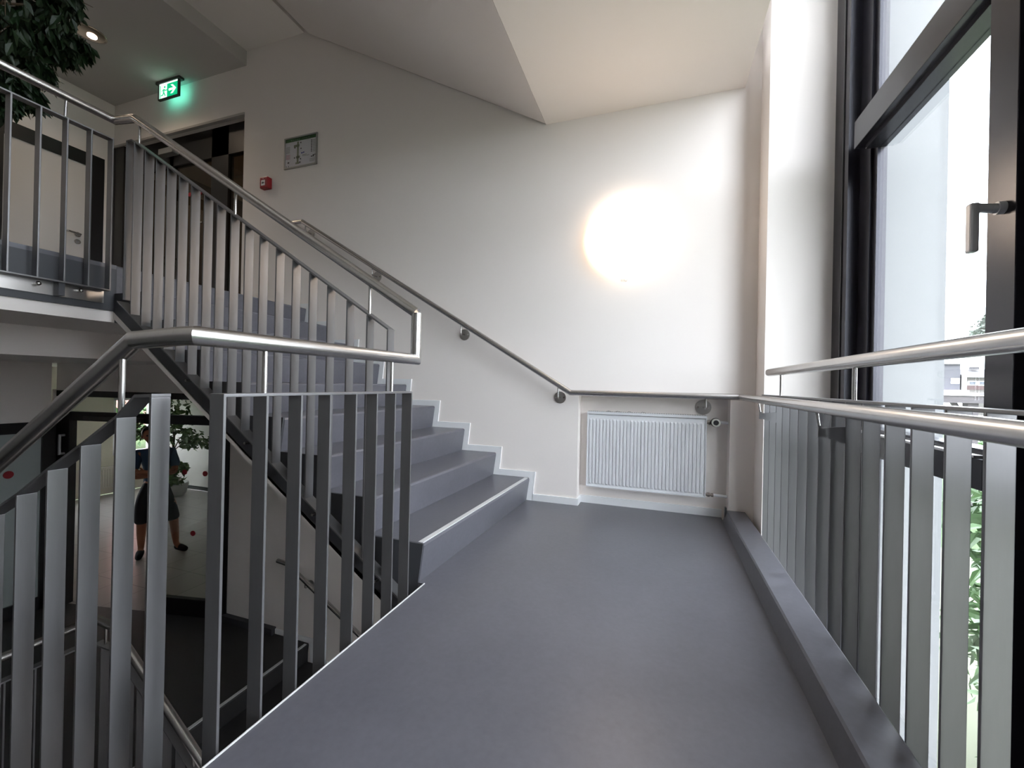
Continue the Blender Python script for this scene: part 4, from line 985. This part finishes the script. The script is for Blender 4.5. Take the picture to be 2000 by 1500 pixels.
# hedge strip
hd = leaf_cloud(MB(), [((12 + 1.6 * k, 20 + 0.5 * k, -0.9), 1.1, 0.8) for k in range(9)], 2600, 0.35, 0.0, 0.5)
tag(obj('hedge', hd, M['leaf_light']), 'bright green hedge on the lawn beyond the window', 'hedge')
# timber shelter
ts = thing('garden_shelter', 'grey timber shelter with flat roof and posts seen above the railing', 'shelter', (7.3, 12.0, -1.7))
obj('roof', MB().box(5.2, 9.6, 11.8, 14.2, 0.66, 0.82), M['timber'], ts)
obj('roof_edge', MB().box(5.15, 9.65, 11.75, 14.25, 0.82, 0.855), M['zinc'], ts)
for x in (5.4, 6.42, 8.0, 9.3):
    for y in (12.0, 14.0): obj('post', MB().box(x - 0.09, x + 0.09, y - 0.09, y + 0.09, -1.7, 0.66), M['timber'], ts)
b = MB().tube([(6.12, 12.0, 0.68), (6.42, 12.0, 0.1)], 0.055, 6); obj('brace', b, M['timber'], ts)
b = MB().tube([(5.7, 12.0, 0.68), (5.4, 12.0, 0.1)], 0.055, 6); obj('brace', b, M['timber'], ts)
# far buildings
b1 = thing('building', 'grey slate clad house with a small white window, left of the brown banded one', 'building', (26, 64, -1.7), )
obj('wall', MB().box(16, 31.2, 60, 70, -1.7, 4.1), M['slate'], b1)
obj('flat_roof', MB().box(15.8, 31.24, 59.8, 70, 4.1, 4.2), M['roof'], b1)
for x in (18.5, 22, 25.5, 30.75):
    f_ = obj('window_frame', MB().box(x - 0.35, x + 0.35, 59.9, 60.0, 2.0, 2.6), M['pvc'], b1)
obj('annex_wall', MB().box(16, 31.2, 58.5, 60, -1.7, 1.3), M['pvc'], b1)
obj('annex_window', MB().box(28.5, 31.0, 58.45, 58.5, 0.3, 0.75), M['plan_frame'], b1)
b2 = thing('building', 'low building with grey roof, beige walls and a red-brown band between window rows', 'building', (36, 64, -1.7))
obj('wall', MB().box(31.6, 44, 60, 70, -1.7, 2.7), M['beige'], b2)
obj('roof', MB().prism([(59.6, 2.7), (63, 3.75), (70, 3.75), (70, 2.7)], 'x', 31.6, 44.2), M['roof'], b2)
obj('red_band', MB().box(31.6, 44, 59.95, 60, 1.39, 1.82), M['redbrown'], b2)
for zz0, zz1 in ((1.85, 2.32), (0.55, 1.05)):
    for k in range(10):
        x = 32.2 + k * 0.85
        f_ = obj('window_frame', MB().box(x - 0.38, x + 0.38, 59.9, 60.0, zz0, zz1), M['pvc'], b2)
        obj('pane', MB().box(x - 0.27, x + 0.27, 59.86, 59.9, zz0 + 0.08, zz1 - 0.05), M['winglass'], f_)
obj('rain_pipe', MB().box(31.3, 31.6, 59.7, 59.95, -1.7, 3.0), M['pvc'], b2)
obj('chimney', MB().box(33.3, 33.9, 62, 62.6, 3.7, 4.0), M['roof'], b2)
tr = thing('tree', 'grey-green tree rising over the distant roofs beside the window post', 'tree', (27.6, 48, -1.7))
tc_ = [((27.3, 48, 6.6), 1.5, 0.9), ((28.6, 48, 6.9), 1.7, 0.9), ((26.4, 48, 6.1), 0.7, 0.6), ((28.2, 48.5, 5.3), 1.5, 0.8), ((26.9, 47.6, 7.3), 0.7, 0.8)]
obj('foliage', leaf_cloud(MB(), tc_, 2600, 0.42, 0.1, 0.5), M['leaf_tree'], tr)
b = MB().tube([(28, 48.5, -1.7), (28.1, 48.4, 5.0)], 0.2, 10, True, [0.3, 0.15]); branches(b, (28.1, 48.4, 4.6), tc_, 0.08); obj('trunk', b, M['bark'], tr)
car = thing('car', 'small white parked car under the shelter roof line', 'car', (23.0, 45.0, -1.7), )
cx, cy_, cz = 23.4, 45.0, -1.7
obj('body', MB().prism([(cx - 2, cz + .3), (cx + 2, cz + .3), (cx + 2.05, cz + .75), (cx + 1.2, cz + .9), (cx + .7, cz + 1.4), (cx - 1.1, cz + 1.42), (cx - 1.9, cz + .95), (cx - 2.05, cz + .7)], 'y', cy_, cy_ + 1.7), M['carwhite'], car)
obj('window_band', MB().prism([(cx - 1.5, cz + .95), (cx + 1.0, cz + .95), (cx + .62, cz + 1.33), (cx - 1.0, cz + 1.34)], 'y', cy_ - 0.02, cy_ + 1.72), M['winglass'], car)
for x in (-1.3, 1.3):
    for y in (0.1, 1.6): obj('wheel', MB().cyl((cx + x, cy_ + y - 0.12, cz + .33), (cx + x, cy_ + y + 0.12, cz + .33), 0.33, 20), M['tyre'], car)
# brick house and greenery behind the lower room windows
bb = thing('building', 'red brick house outside the window of the lower room', 'building', (-22, 13, -1.7))
obj('wall', MB().box(-26, -22, 4, 22, -1.7, 5.5), M['brick'], bb)
obj('window_frame', MB().box(-21.99, -21.95, 11.9, 12.8, 1.0, 1.9), M['pvc'], bb)
obj('roof', MB().prism([(-27, 5.5), (-21.5, 5.5), (-24, 8)], 'y', 3.6, 22.4), M['roof'], bb)
tag(obj('hedge', leaf_cloud(MB(), [((-16 - 0.3 * k, 6 + 1.0 * k, -0.7), 0.9, 0.9) for k in range(7)], 1500, 0.25, 0.0, 0.5), M['leaf_light']), 'sunny green hedge outside the lower room window', 'hedge')
